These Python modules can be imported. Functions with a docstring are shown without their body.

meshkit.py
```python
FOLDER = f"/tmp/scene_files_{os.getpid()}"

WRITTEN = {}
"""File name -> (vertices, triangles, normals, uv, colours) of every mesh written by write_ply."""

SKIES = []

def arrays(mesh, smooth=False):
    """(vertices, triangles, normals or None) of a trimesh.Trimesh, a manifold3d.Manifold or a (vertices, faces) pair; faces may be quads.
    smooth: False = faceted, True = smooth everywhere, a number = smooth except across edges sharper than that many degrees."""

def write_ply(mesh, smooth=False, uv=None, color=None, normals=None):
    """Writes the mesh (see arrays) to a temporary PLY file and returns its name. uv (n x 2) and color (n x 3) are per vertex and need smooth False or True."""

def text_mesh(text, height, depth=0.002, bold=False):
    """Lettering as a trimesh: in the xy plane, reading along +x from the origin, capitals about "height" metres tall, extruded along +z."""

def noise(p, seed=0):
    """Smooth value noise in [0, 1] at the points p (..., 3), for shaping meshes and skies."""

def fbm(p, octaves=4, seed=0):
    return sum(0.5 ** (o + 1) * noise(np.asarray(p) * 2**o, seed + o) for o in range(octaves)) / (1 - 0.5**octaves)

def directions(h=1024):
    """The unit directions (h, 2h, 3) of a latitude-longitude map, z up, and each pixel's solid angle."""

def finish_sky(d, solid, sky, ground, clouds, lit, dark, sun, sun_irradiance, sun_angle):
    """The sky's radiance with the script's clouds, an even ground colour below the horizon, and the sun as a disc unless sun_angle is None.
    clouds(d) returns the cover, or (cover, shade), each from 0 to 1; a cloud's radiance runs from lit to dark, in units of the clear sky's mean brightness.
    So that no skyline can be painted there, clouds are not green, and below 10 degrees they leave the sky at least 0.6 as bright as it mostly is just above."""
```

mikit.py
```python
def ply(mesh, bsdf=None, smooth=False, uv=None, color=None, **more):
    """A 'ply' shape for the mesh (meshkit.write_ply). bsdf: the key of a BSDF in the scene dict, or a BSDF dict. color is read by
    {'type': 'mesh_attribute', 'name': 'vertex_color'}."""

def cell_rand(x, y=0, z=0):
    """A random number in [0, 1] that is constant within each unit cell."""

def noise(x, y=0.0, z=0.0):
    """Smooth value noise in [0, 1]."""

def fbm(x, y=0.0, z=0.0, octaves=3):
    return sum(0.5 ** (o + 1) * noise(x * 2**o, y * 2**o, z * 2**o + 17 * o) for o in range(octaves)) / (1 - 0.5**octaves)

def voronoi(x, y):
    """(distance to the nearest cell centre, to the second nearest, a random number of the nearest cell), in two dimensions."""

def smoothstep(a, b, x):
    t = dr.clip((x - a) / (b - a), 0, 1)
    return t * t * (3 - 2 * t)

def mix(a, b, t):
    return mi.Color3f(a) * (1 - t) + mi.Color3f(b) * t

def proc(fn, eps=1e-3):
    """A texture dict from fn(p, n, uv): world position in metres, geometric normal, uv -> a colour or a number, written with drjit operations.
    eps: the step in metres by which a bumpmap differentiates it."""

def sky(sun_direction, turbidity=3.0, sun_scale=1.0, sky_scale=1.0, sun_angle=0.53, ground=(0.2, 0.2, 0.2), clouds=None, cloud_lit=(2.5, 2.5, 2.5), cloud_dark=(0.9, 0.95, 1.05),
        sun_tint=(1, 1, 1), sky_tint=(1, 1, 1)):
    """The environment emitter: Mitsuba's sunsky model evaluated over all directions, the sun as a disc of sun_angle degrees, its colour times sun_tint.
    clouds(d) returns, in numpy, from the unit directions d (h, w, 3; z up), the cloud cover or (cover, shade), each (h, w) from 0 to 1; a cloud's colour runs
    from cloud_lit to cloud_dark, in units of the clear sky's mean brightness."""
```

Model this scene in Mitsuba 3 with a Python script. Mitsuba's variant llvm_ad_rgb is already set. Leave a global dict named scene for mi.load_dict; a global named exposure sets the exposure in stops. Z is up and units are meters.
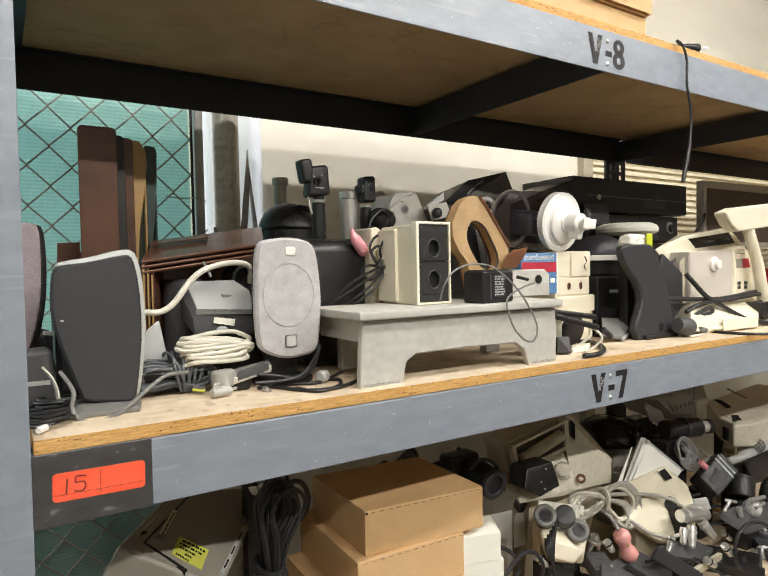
import math, random
import numpy as np, trimesh, manifold3d as m3
import drjit as dr, mitsuba as mi
import shapely.geometry as sg
import mikit, meshkit
from mikit import proc, noise, fbm, voronoi, cell_rand, smoothstep, mix
from meshkit import text_mesh

scene = {'type': 'scene'}
labels = {}
exposure = -.2
rng = random.Random(7)

# ------------------------------------------------------------------ camera
CAM = (-.0261, -.7644, .2019)
YAW, PITCH, ROLL = .5703, .0338, -.0192
_F = np.array([math.sin(YAW)*math.cos(PITCH), math.cos(YAW)*math.cos(PITCH), -math.sin(PITCH)])
_R = np.array([math.cos(YAW), -math.sin(YAW), 0.0])
_U = np.cross(_R, _F)
_U = _U*math.cos(ROLL) - _R*math.sin(ROLL)
scene['camera'] = {'type': 'perspective', 'fov': math.degrees(2*math.atan(384/605.7)), 'fov_axis': 'x', 'near_clip': .02,
    'to_world': mi.ScalarTransform4f().look_at(origin=list(CAM), target=list(np.array(CAM)+_F), up=list(_U))}

# ------------------------------------------------------------------ light
LAMP_ROWS = ((-1.2, 2.10, .80), (-3.0, 2.15, 1.75))      # y, z and strength of the two rows of ceiling strip lamps over the aisle
LAMP_RAD = (110.0, 106.0, 98.0)
DAY = (3.3, 3.45, 3.6)              # even daylight outdoors, behind the fence cloth
scene['daylight'] = {'type': 'constant', 'radiance': {'type': 'rgb', 'value': list(DAY)}}

# ------------------------------------------------------------------ helpers
def lin(c):
    c = np.asarray(c, float)/255.0
    return [float(x) for x in np.where(c <= .04045, c/12.92, ((c+.055)/1.055)**2.4)]

def mat(name, c, rough=.5, metal=0.0, spec=.5, coat=0.0, tex=None, bump=None, **kw):
    b = {'type': 'principled', 'base_color': tex if tex is not None else {'type': 'rgb', 'value': lin(c)}, 'roughness': rough,
         'metallic': metal, 'specular': spec}
    if coat: b['clearcoat'] = coat; b['clearcoat_gloss'] = .8
    b.update(kw)
    if bump is not None:
        b = {'type': 'bumpmap', 'arbitrary': bump[0], 'scale': bump[1], 'bsdf': b}
    scene['m_'+name] = {'type': 'twosided', 'bsdf': b}

def T(loc=(0, 0, 0), rz=0, rx=0, ry=0):
    R = trimesh.transformations.rotation_matrix
    M = np.eye(4); M[:3, 3] = loc
    return M @ R(math.radians(rz), [0, 0, 1]) @ R(math.radians(rx), [1, 0, 0]) @ R(math.radians(ry), [0, 1, 0])

def tm(m):
    if isinstance(m, m3.Manifold):
        q = m.to_mesh(); return trimesh.Trimesh(q.vert_properties[:, :3], q.tri_verts, process=False)
    return m

def at(mesh, loc=(0, 0, 0), rz=0, rx=0, ry=0, M=None):
    mesh = tm(mesh).copy(); mesh.apply_transform(T(loc, rz, rx, ry) if M is None else M); return mesh

def cat(*ms):
    return trimesh.util.concatenate([tm(m) for m in ms])

def rbox(sx, sy, sz, r=.003, n=8):
    """rounded box, centred in x and y, standing on z = 0"""
    r = min(r, sx*.49, sy*.49, sz*.49)
    if r <= 0:
        return at(trimesh.creation.box((sx, sy, sz)), (0, 0, sz/2))
    s = m3.Manifold.sphere(r, n); ps = []
    for a in (-1, 1):
        for b in (-1, 1):
            for c in (r, sz-r):
                ps.append(s.translate((a*(sx/2-r), b*(sy/2-r), c)))
    return tm(m3.Manifold.batch_hull(ps))

def lathe(prof, n=36):
    return trimesh.creation.revolve(np.array(prof, float), sections=n)

def cyl(r, h, n=28, b=.0008):
    b = min(b, r*.3, h*.3)
    return lathe([(0, 0), (r-b, 0), (r, b), (r, h-b), (r-b, h), (0, h)], n)

def ring(r0, r1, h, n=32, b=.0006):
    b = min(b, (r1-r0)*.3, h*.3)
    return lathe([(r0, b), (r0+b, 0), (r1-b, 0), (r1, b), (r1, h-b), (r1-b, h), (r0+b, h), (r0, h-b), (r0, b)], n)

def resample(poly, step):
    p = np.asarray(poly, float); out = []
    for i in range(len(p)):
        a, b = p[i], p[(i+1) % len(p)]
        k = max(1, int(np.linalg.norm(b-a)/step))
        out += [a+(b-a)*t/k for t in range(k)]
    return np.array(out)

def rounded(poly, r, q=4):
    g = sg.Polygon(poly).buffer(0).buffer(-r, quad_segs=q).buffer(r, quad_segs=q)
    return np.array(g.exterior.coords)[:-1]

def smooth_poly(poly, k=2):
    p = np.asarray(poly, float)
    for _ in range(k):
        q = np.roll(p, -1, 0); p = np.stack([.75*p+.25*q, .25*p+.75*q], 1).reshape(-1, 2)
    return p

def prism(poly, depth, bevel=.001, holes=()):
    """outline in the (x, z) plane, front at y = 0, back at y = depth, edges bevelled"""
    g = sg.polygon.orient(sg.Polygon(poly, holes).buffer(0), 1.0)
    if g.geom_type != 'Polygon': g = max(g.geoms, key=lambda q: q.area)
    if bevel <= 0 or len(holes):
        m = trimesh.creation.extrude_polygon(g, depth, engine='earcut')
        return at(m, (0, depth, 0), rx=90)
    p = np.array(g.exterior.coords)[:-1]
    d1 = p-np.roll(p, 1, 0); d2 = np.roll(p, -1, 0)-p
    n1 = np.stack([d1[:, 1], -d1[:, 0]], 1); n2 = np.stack([d2[:, 1], -d2[:, 0]], 1)
    n1 /= np.linalg.norm(n1, axis=1, keepdims=True)+1e-12; n2 /= np.linalg.norm(n2, axis=1, keepdims=True)+1e-12
    nn = n1+n2; nn /= np.maximum(np.linalg.norm(nn, axis=1, keepdims=True), .5)
    ins = p-nn*bevel
    v2, f2 = trimesh.creation.triangulate_polygon(sg.Polygon(p), engine='earcut')
    N = len(p); rings = [(ins, 0), (p, bevel), (p, depth-bevel), (ins, depth)]
    V = np.vstack([np.column_stack([q[:, 0], np.full(N, y), q[:, 1]]) for q, y in rings])
    i = np.arange(N); j = (i+1) % N; Fs = []
    for k in range(3):
        a, b, c, d = k*N+i, k*N+j, (k+1)*N+j, (k+1)*N+i
        Fs += [np.column_stack([a, b, c]), np.column_stack([a, c, d])]
    from scipy.spatial import cKDTree
    idx = cKDTree(p).query(v2)[1]; ft = idx[f2]
    nz = np.cross(p[ft[:, 1]]-p[ft[:, 0]], p[ft[:, 2]]-p[ft[:, 0]])
    ft[nz < 0] = ft[nz < 0][:, ::-1]
    Fs += [ft, ft[:, ::-1]+3*N]
    m = trimesh.Trimesh(V, np.vstack(Fs), process=False)
    if m.volume < 0: m.invert()
    return m

def spline(pts, n=6, closed=False):
    p = np.asarray(pts, float)
    if len(p) < 3: return np.array([p[0]+(p[-1]-p[0])*t for t in np.linspace(0, 1, n+1)])
    if closed: q = np.vstack([p[-1], p, p[0], p[1]])
    else: q = np.vstack([2*p[0]-p[1], p, 2*p[-1]-p[-2]])
    out = []
    for i in range(1, len(q)-2):
        for t in np.arange(n)/n:
            a, b, c, d = q[i-1:i+3]
            out.append(.5*((2*b)+(c-a)*t+(2*a-5*b+4*c-d)*t*t+(3*b-a-3*c+d)*t**3))
    if not closed: out.append(q[-2])
    return np.array(out)

def tube(pts, r, sides=8, n=6, closed=False, sm=True):
    p = spline(pts, n, closed) if sm else np.asarray(pts, float)
    t = np.roll(p, -1, 0)-np.roll(p, 1, 0) if closed else np.gradient(p, axis=0)
    t /= np.linalg.norm(t, axis=1, keepdims=True)+1e-12
    a = np.cross(t[0], [0, 0, 1.0]); a = a if np.linalg.norm(a) > .1 else np.cross(t[0], [1.0, 0, 0])
    A = []
    for k in range(len(p)):
        a = a-t[k]*(a@t[k]); a /= np.linalg.norm(a)+1e-12; A.append(a)
    A = np.array(A); B = np.cross(t, A); ang = np.arange(sides)*2*np.pi/sides
    rr = np.broadcast_to(r, (len(p),))
    v = p[:, None]+rr[:, None, None]*(np.cos(ang)[None, :, None]*A[:, None]+np.sin(ang)[None, :, None]*B[:, None])
    K = len(p); I = np.arange(K if closed else K-1)[:, None]; J = np.arange(sides)[None]
    a0 = I*sides+J; b0 = I*sides+(J+1) % sides; c0 = ((I+1) % K)*sides+(J+1) % sides; d0 = ((I+1) % K)*sides+J
    f = np.vstack([np.stack([a0, b0, c0], -1).reshape(-1, 3), np.stack([a0, c0, d0], -1).reshape(-1, 3)])
    v = v.reshape(-1, 3)
    if not closed:
        v = np.vstack([v, p[0], p[-1]]); e = np.arange(sides)
        f = np.vstack([f, np.column_stack([(e+1) % sides, e, np.full(sides, K*sides)]),
                       np.column_stack([(K-1)*sides+e, (K-1)*sides+(e+1) % sides, np.full(sides, K*sides+1)])])
    m = trimesh.Trimesh(v, f, process=False)
    if m.volume < 0: m.invert()
    return m

def coil(c, rx, ry, turns, r, jit=.3, up=.004, seed=1, per=12, sides=7, rz=0, tilt=0, tails=()):
    """a coiled cable: loops lying in the (x, y) plane, slightly unequal, as one tube"""
    g = random.Random(seed); pts = []
    n = int(turns*per); sx = sy = 1.0; dx = dy = 0
    for i in range(n+1):
        if i % per == 0:
            sx, sy = 1+g.uniform(-jit, jit)*.5, 1+g.uniform(-jit, jit)*.5
            dx, dy = g.uniform(-jit, jit)*rx*.35, g.uniform(-jit, jit)*ry*.35
        a = 2*np.pi*i/per
        pts.append((rx*sx*math.cos(a)+dx, ry*sy*math.sin(a)+dy, r+i/per*up+g.uniform(0, up)*.5))
    return at(tube(pts, r, sides, 4), c, rz=rz, rx=tilt)

def bez(*pts):
    return list(pts)

def hull(pts, r=0):
    pts = np.asarray(pts, float)
    if r: return tm(m3.Manifold.batch_hull([m3.Manifold.sphere(r, 8).translate(tuple(p)) for p in pts]))
    return tm(m3.Manifold.hull_points(pts))

def quad(a, b, c, d, th):
    """plate through four corners, th thick (towards the back of the a-b-c turn)"""
    P = np.array([a, b, c, d], float); n = np.cross(P[1]-P[0], P[2]-P[0]); n /= np.linalg.norm(n)
    return hull(np.vstack([P, P+n*th]))

def flat(poly, y, depth, bevel=.001, holes=()):
    """outline in world (x, z), its front at the depth y"""
    return at(prism(poly, depth, bevel, holes), (0, y, 0))

def oval(cx, cz, rx, rz, n=28):
    return [(cx+rx*math.cos(2*math.pi*i/n), cz+rz*math.sin(2*math.pi*i/n)) for i in range(n)]

def box(x0, x1, y0, y1, z0, z1, r=.003):
    return at(rbox(x1-x0, y1-y0, z1-z0, r), ((x0+x1)/2, (y0+y1)/2, z0))

def along(mesh, a, b):
    """a mesh built along +z from the origin, moved to start at a and point to b"""
    d = np.array(b, float)-np.array(a, float); M = trimesh.geometry.align_vectors([0, 0, 1], d/np.linalg.norm(d)); M[:3, 3] = a
    return at(mesh, M=M)

def uniq(k):
    if not any(q == k or q.startswith(k+'__') for q in scene): return k
    i = 1
    while any(q == f'{k}_{i:03d}' or q.startswith(f'{k}_{i:03d}__') for q in scene): i += 1
    return f'{k}_{i:03d}'

def put(key, mesh, m, smooth=30, label=None, kind=None, M=None, **more):
    mesh = tm(mesh)
    if M is not None: mesh = at(mesh, M=M)
    scene[key] = mikit.ply(mesh, 'm_'+m, smooth=smooth, **more)
    d = {}
    if label: d['label'] = label
    if kind: d['kind'] = kind
    if d: labels[key] = d
    return key

class Thing:
    def __init__(s, name, label, cat, group=None, M=None):
        s.key = uniq(name); s.M = M
        labels[s.key] = {'label': label, 'category': cat}
        if group: labels[s.key]['group'] = group
        scene[s.key+'__'] = None                     # reserve the name until the first part comes
    def part(s, name, mesh, m, smooth=30, label=None, parent=None, kind=None, M=None, world=False, **more):
        scene.pop(s.key+'__', None)
        base = parent if parent else s.key
        k = uniq(base+'__'+name)
        mesh = tm(mesh)
        if M is not None: mesh = at(mesh, M=M)
        if s.M is not None and not world: mesh = at(mesh, M=s.M)
        return put(k, mesh, m, smooth, label, kind, **more)

def single(name, label, cat, mesh, m, group=None, smooth=30, M=None, kind=None, **more):
    k = uniq(name); mesh = tm(mesh)
    put(k, mesh, m, smooth, None, None, M, **more)
    labels[k] = {'label': label, 'category': cat}
    if group: labels[k]['group'] = group
    if kind: labels[k]['kind'] = kind
    return k

def struct(name, mesh, m, smooth=30, label=None):
    k = uniq(name); put(k, mesh, m, smooth); labels[k] = {'kind': 'structure'}
    if label: labels[k]['label'] = label
    return k

def flat_text(s, h, depth=.0006, bold=False, cx=True):
    """lettering standing in the (x, z) plane, facing -y, centred on the origin"""
    m = text_mesh(s, h, depth, bold)
    b = m.bounds; m.apply_translation([-(b[0, 0]+b[1, 0])/2, -(b[0, 1]+b[1, 1])/2, 0])
    return at(m, rx=90)

def dimples(mesh, amp, freq, seed=0):
    mesh = tm(mesh).copy(); n = mesh.vertex_normals
    mesh.vertices = mesh.vertices+n*((meshkit.fbm(mesh.vertices*freq, 3, seed)-.5)*2*amp)[:, None]
    return mesh

# ------------------------------------------------------------------ materials
def c3(c): return mi.Color3f(*lin(c))
def t_beam(p, n, uv):
    g = fbm(p.x*30, p.y*30, p.z*60, octaves=3); s = noise(p.x*260+9, p.y*40, p.z*190)
    c = mix(c3((124, 131, 142)), c3((140, 147, 158)), g)
    w = noise(p.x*14, p.z*160, p.y*20+5)
    c = mix(c, c3((150, 154, 160)), smoothstep(.80, .95, w)*.5)
    return mix(c, c3((205, 207, 208)), smoothstep(.955, .975, s)*.7)
def t_osb_edge(p, n, uv):
    a = noise(p.x*90, p.y*40, p.z*700); b = noise(p.x*420, p.y*90, p.z*500+7); s = noise(p.x*180, p.y*50+3, p.z*420)
    edge = mix(c3((163, 112, 56)), c3((226, 180, 112)), a*.6+b*.4)
    edge = mix(edge, c3((92, 58, 28)), smoothstep(.78, .92, s)*.8)
    top = mix(c3((180, 160, 134)), c3((214, 196, 170)), fbm(p.x*18, p.y*18, 0.0, octaves=4))
    top = mix(top, c3((140, 120, 96)), smoothstep(.62, .8, fbm(p.x*55+3, p.y*30, 2.0, octaves=3))*.45)
    v, v2, rr = voronoi(p.x*26+.4*p.y*26, p.y*60)
    top = mix(top, c3((226, 210, 184)), smoothstep(.55, .9, rr)*.28)
    under = mix(c3((168, 138, 100)), c3((194, 164, 124)), fbm(p.x*14, p.y*14, 1.0, octaves=4))
    crack = smoothstep(.0, .02, dr.abs(fbm(p.x*5+11, p.y*9, 4.0, octaves=4)-.5))
    under = mix(mix(under, c3((92, 70, 44)), .22), under, crack)
    return dr.select(n.z > .5, top, dr.select(n.z < -.5, under, edge))
def t_card(p, n, uv):
    k = fbm(p.x*22, p.y*22, p.z*22, octaves=3); f = noise(p.x*420, p.y*420, p.z*140)
    return mix(c3((196, 158, 112)), c3((214, 177, 130)), k*.7+f*.3)
def t_wall(p, n, uv):
    k = fbm(p.x*3, p.y*3, p.z*9, octaves=3)
    return mix(c3((234, 228, 212)), c3((244, 239, 226)), k)
def t_fabric(p, n, uv):
    a = noise(p.x*420, 0.0, p.z*60); b = noise(p.x*80, 0.0, p.z*520)
    r = smoothstep(.25, .75, .5+.5*dr.sin(p.z*2*math.pi/.0085))
    k = fbm(p.x*6, 3.0, p.z*6, octaves=2)
    c = mix(c3((158, 194, 186)), c3((204, 228, 220)), .3*a+.3*b+.4*r)
    return mix(c, c3((168, 202, 206)), k*.35)
def t_galv(p, n, uv):
    v, v2, rr = voronoi((p.x+p.y)*110, p.z*90)
    k = noise(p.x*300, p.y*300, p.z*200)
    return mix(c3((176, 174, 162)), c3((214, 212, 200)), rr*.7+k*.3)
def t_grain(a, b, fq):
    def fn(p, n, uv):
        return mix(c3(a), c3(b), noise(p.x*fq, p.y*fq, p.z*fq)*.65+noise(p.x*fq*.13, p.y*fq*.13, p.z*fq*.13)*.35)
    return fn
def t_tan(p, n, uv):
    g = noise(p.x*90+p.z*30, p.y*90, p.z*20); k = fbm(p.x*200, p.y*200, p.z*200, octaves=2)
    return mix(c3((158, 126, 90)), c3((188, 156, 114)), g*.6+k*.4)
def t_brown(p, n, uv):
    k = fbm(p.x*22, p.y*22, p.z*14, octaves=3); s = noise(p.x*700, p.y*700, p.z*700)
    return mix(mix(c3((62, 38, 28)), c3((104, 70, 54)), k), c3((158, 130, 112)), smoothstep(.84, .95, s)*.25)
def t_tape(p, n, uv):
    k = fbm(p.x*40, p.y*40, p.z*60, octaves=4); s = noise(p.x*160, p.y*40, p.z*110)
    return mix(mix(c3((52, 50, 50)), c3((74, 72, 72)), k), c3((150, 148, 146)), smoothstep(.78, .95, s*.6+k*.5)*.55)

mat('beam', 0, .42, tex=proc(t_beam), spec=.5)
mat('osb', 0, .75, tex=proc(t_osb_edge), spec=.25)
mat('card', 0, .8, tex=proc(t_card), spec=.2)
mat('wall', 0, .75, tex=proc(t_wall), spec=.25)
scene['m_fabric'] = {'type': 'principledthin', 'base_color': proc(t_fabric), 'roughness': .9, 'diff_trans': 1.1, 'eta': 1.2}
scene['m_sheet'] = {'type': 'principledthin', 'base_color': {'type': 'rgb', 'value': lin((232, 234, 238))}, 'roughness': .8, 'diff_trans': 1.0, 'eta': 1.3}
mat('galv', 0, .5, .12, tex=proc(t_galv))
mat('tan', 0, .6, tex=proc(t_tan), spec=.4)
mat('brown', 0, .28, tex=proc(t_brown), spec=.5)
mat('tape', 0, .35, tex=proc(t_tape), spec=.5)
mat('grille', 0, .7, tex=proc(t_grain((150, 148, 149), (194, 192, 193), 620)), spec=.3)
mat('mauve', 0, .75, tex=proc(t_grain((132, 120, 124), (164, 152, 156), 620)), spec=.3)
mat('timer_grey', (194, 186, 176), .5)
mat('olive_grey', (78, 77, 72), .5)
mat('beige', 0, .5, tex=proc(t_grain((196, 190, 172), (216, 210, 194), 90)), spec=.4)
mat('grey_plastic', 0, .5, tex=proc(t_grain((172, 170, 163), (190, 188, 181), 120)), spec=.4)
for nm, c, r in [('black', (26, 26, 27), .4), ('black_gloss', (16, 16, 17), .16), ('black_matte', (30, 30, 30), .8), ('charcoal', (46, 47, 51), .55),
                 ('dark_grey', (72, 72, 74), .55), ('mid_grey', (116, 116, 114), .5), ('light_grey', (176, 175, 172), .5), ('warm_grey', (150, 146, 136), .5),
                 ('cream', (226, 218, 194), .45), ('cream_dark', (200, 188, 156), .5), ('white', (234, 232, 226), .45), ('white_gloss', (238, 236, 230), .22),
                 ('pale_cable', (204, 200, 184), .45), ('grey_cable', (120, 120, 118), .45), ('bow_cable', (168, 164, 154), .45), ('black_cable', (34, 34, 36), .42), ('slate_cable', (82, 86, 90), .42),
                 ('pink', (226, 150, 158), .45), ('pink_clear', (216, 150, 146), .25), ('violet_grey', (104, 102, 112), .4), ('orange_label', (246, 88, 58), .5), ('yellow_label', (206, 210, 44), .55),
                 ('ink', (24, 22, 24), .6), ('marker', (70, 22, 24), .6), ('blue_print', (86, 124, 170), .5), ('red_print', (176, 44, 62), .5), ('pale_blue', (176, 206, 214), .5),
                 ('tan_dark', (112, 74, 54), .35), ('gold_tan', (168, 136, 86), .4), ('dark_green', (36, 52, 48), .4), ('paper', (236, 234, 222), .75),
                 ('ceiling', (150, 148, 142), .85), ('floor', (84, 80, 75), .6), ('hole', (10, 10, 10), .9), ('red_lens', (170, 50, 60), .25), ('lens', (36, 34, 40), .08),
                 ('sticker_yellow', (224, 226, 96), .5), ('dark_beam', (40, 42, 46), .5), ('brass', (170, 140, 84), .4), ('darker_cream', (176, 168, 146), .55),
                 ('label_grey', (180, 182, 180), .45), ('dusk_brown', (66, 54, 46), .6), ('yellow_green', (212, 214, 96), .5)]:
    mat(nm, c, r)
mat('chrome', (220, 220, 218), .2, .8)
mat('satin_steel', (200, 198, 193), .32, .5)
mat('dull_steel', (160, 159, 152), .42, .4)
mat('zinc_wire', (172, 168, 162), .4, .2)
mat('zinc', (206, 206, 204), .35, .8)
scene['m_clear'] = {'type': 'thindielectric', 'int_ior': 1.38}
scene['m_smoke'] = {'type': 'thindielectric', 'int_ior': 1.4, 'specular_transmittance': {'type': 'rgb', 'value': [.62, .60, .64]}}
scene['m_film'] = {'type': 'thindielectric', 'int_ior': 1.46}
scene['m_lamp'] = {'type': 'diffuse', 'reflectance': {'type': 'rgb', 'value': .8}}

# ------------------------------------------------------------------ room
FLOOR, CEIL = -1.45, 2.25
WALL_Y = .93
def slab(x0, x1, y0, y1, z0, z1):
    return at(trimesh.creation.box((x1-x0, y1-y0, z1-z0)), ((x0+x1)/2, (y0+y1)/2, (z0+z1)/2))
struct('floor', slab(-3.1, 7, -6.0, 3.5, FLOOR-.1, FLOOR), 'floor', False)
struct('ceiling', slab(-3.1, 7, -6.0, 1.3, CEIL, CEIL+.1), 'ceiling', False)
struct('wall_back', slab(.50, 7, 1.25, 1.33, FLOOR, CEIL), 'wall', False)
struct('wall_panel', slab(.60, 2.03, WALL_Y, WALL_Y+.07, FLOOR, CEIL), 'wall', False)
struct('wall_front', slab(-3.1, 7, -6.08, -6.0, FLOOR, CEIL), 'warm_grey', False)
struct('wall_left', slab(-3.1, -3.0, -6.0, 1.3, FLOOR, CEIL), 'warm_grey', False)
struct('wall_right', slab(7, 7.1, -6.0, 1.3, FLOOR, CEIL), 'warm_grey', False)
struct('added_low_wall', slab(-2.99, .50, 1.0, 1.15, FLOOR, -.03), 'dark_green', False)  # added unseen wall, keeps the daylight off the lower fence cloth

for i, (lx, (ly, lz, lw)) in enumerate([(x, row) for row in LAMP_ROWS for x in (-.6, .75, 2.1, 3.45)]):
    where = ['leftmost', 'second from left', 'third from left', 'rightmost'][i % 4]+(' of the near row' if i < 4 else ' of the far row')
    t = Thing('strip_lamp', 'white ceiling strip lamp with two bright tubes, '+where, 'ceiling lamp', 'strip lamps over the aisle', M=T((lx, ly, lz)))
    t.part('housing', at(rbox(1.26, .12, .05, .006), (0, 0, .04)), 'white')
    for s in (-1, 1):
        k = t.part('tube', at(cyl(.013, 1.2, 14), (-.6, .03*s, .02), ry=90), 'lamp')
        scene[k]['emitter'] = {'type': 'area', 'radiance': {'type': 'rgb', 'value': [lw*c for c in LAMP_RAD]}}
        for e in (-1, 1):
            t.part('end_cap', at(rbox(.016, .034, .05, .003), (.612*e, .03*s, -.004)), 'white')

# ------------------------------------------------------------------ rack
S = .5735; BH = .08; D = .66; BAY = 1.97
POST_T = .003
def l_beam(length, h=BH, lip=.022, th=.0025):
    """web standing in the (x, z) plane with an inward top lip, rounded edges"""
    return cat(at(rbox(length, th, h, .0011, 6), (length/2, th/2, 0)), at(rbox(length, lip, th, .001, 6), (length/2, lip/2+th*.6, h-th)))
def cross_beam(length, h, th=.0025):
    return cat(at(rbox(th, length, h, .001, 6), (0, length/2, 0)), at(rbox(.03, length, th, .001, 6), (.015, length/2, h-th)))
rack = Thing('steel_rack', 'grey painted steel storage rack carrying the boards V-8 and V-7', 'shelving rack')
def post(x, y, sx, sy):
    """slotted L-angle post; sx, sy: where its flanges go"""
    z0, h, w = FLOOR, 1.45+2.0, .04
    slots = []
    return cat(at(rbox(w, POST_T, h, .001, 6), (x+sx*w/2, y, z0)), at(rbox(POST_T, w, h, .001, 6), (x+sx*POST_T/2, y+sy*w/2, z0)))
def slotted_flange(w, h, z0, pitch=.0381):
    """plate in the (x, z) plane with the two rows of keyhole slots cut out"""
    P = m3.CrossSection([[(0, 0), (w, 0), (w, h), (0, h)]])
    cuts = []
    k = int(h/pitch)
    for i in range(k):
        for cx in (w*.5,):
            cuts.append(m3.CrossSection.square((.011, .024), True).translate((cx, (i+.5)*pitch)))
    P = P-m3.CrossSection.batch_boolean(cuts, m3.OpType.Add)
    return at(tm(m3.Manifold.extrude(P, POST_T)), (0, 0, z0), rx=90)
rack.part('post', post(-.0, -.0025, -1, 1), 'beam', label='grey post at the left edge with a chip in its paint')
rack.part('post', post(0, D+.003, -1, -1), 'beam')
rack.part('post', post(BAY, -.0025, 1, 1), 'beam')
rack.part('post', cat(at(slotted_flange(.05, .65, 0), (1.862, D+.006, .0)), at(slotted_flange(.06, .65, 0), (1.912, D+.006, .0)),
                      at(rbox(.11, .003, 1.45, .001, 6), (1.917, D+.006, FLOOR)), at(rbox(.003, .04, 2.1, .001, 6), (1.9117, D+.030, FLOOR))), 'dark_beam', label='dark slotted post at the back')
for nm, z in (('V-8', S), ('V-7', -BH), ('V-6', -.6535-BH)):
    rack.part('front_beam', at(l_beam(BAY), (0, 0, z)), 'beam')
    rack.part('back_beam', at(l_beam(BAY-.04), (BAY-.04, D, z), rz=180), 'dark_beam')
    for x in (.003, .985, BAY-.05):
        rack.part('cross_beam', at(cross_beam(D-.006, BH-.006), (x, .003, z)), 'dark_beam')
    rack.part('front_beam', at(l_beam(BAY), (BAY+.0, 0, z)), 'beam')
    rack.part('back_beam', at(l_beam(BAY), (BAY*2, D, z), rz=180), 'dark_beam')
for z in (S+BH, 0, -.6535):
    b = Thing('shelf_board', {S+BH: 'brown particle board of the top shelf V-8, seen from below', 0: 'worn particle board of the middle shelf V-7 with a rough orange edge',
                          -.6535: 'particle board of the bottom shelf under the heap of microscopes'}[z], 'shelf board')
    b.part('board', at(rbox(BAY-.006, D-.008, .017, .0012, 6), (BAY/2, D/2+.001, z+.0008)), 'osb')
    b.part('board', at(rbox(BAY-.09, D-.008, .017, .0012, 6), (BAY*1.5, D/2+.001, z+.0008)), 'osb')

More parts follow.
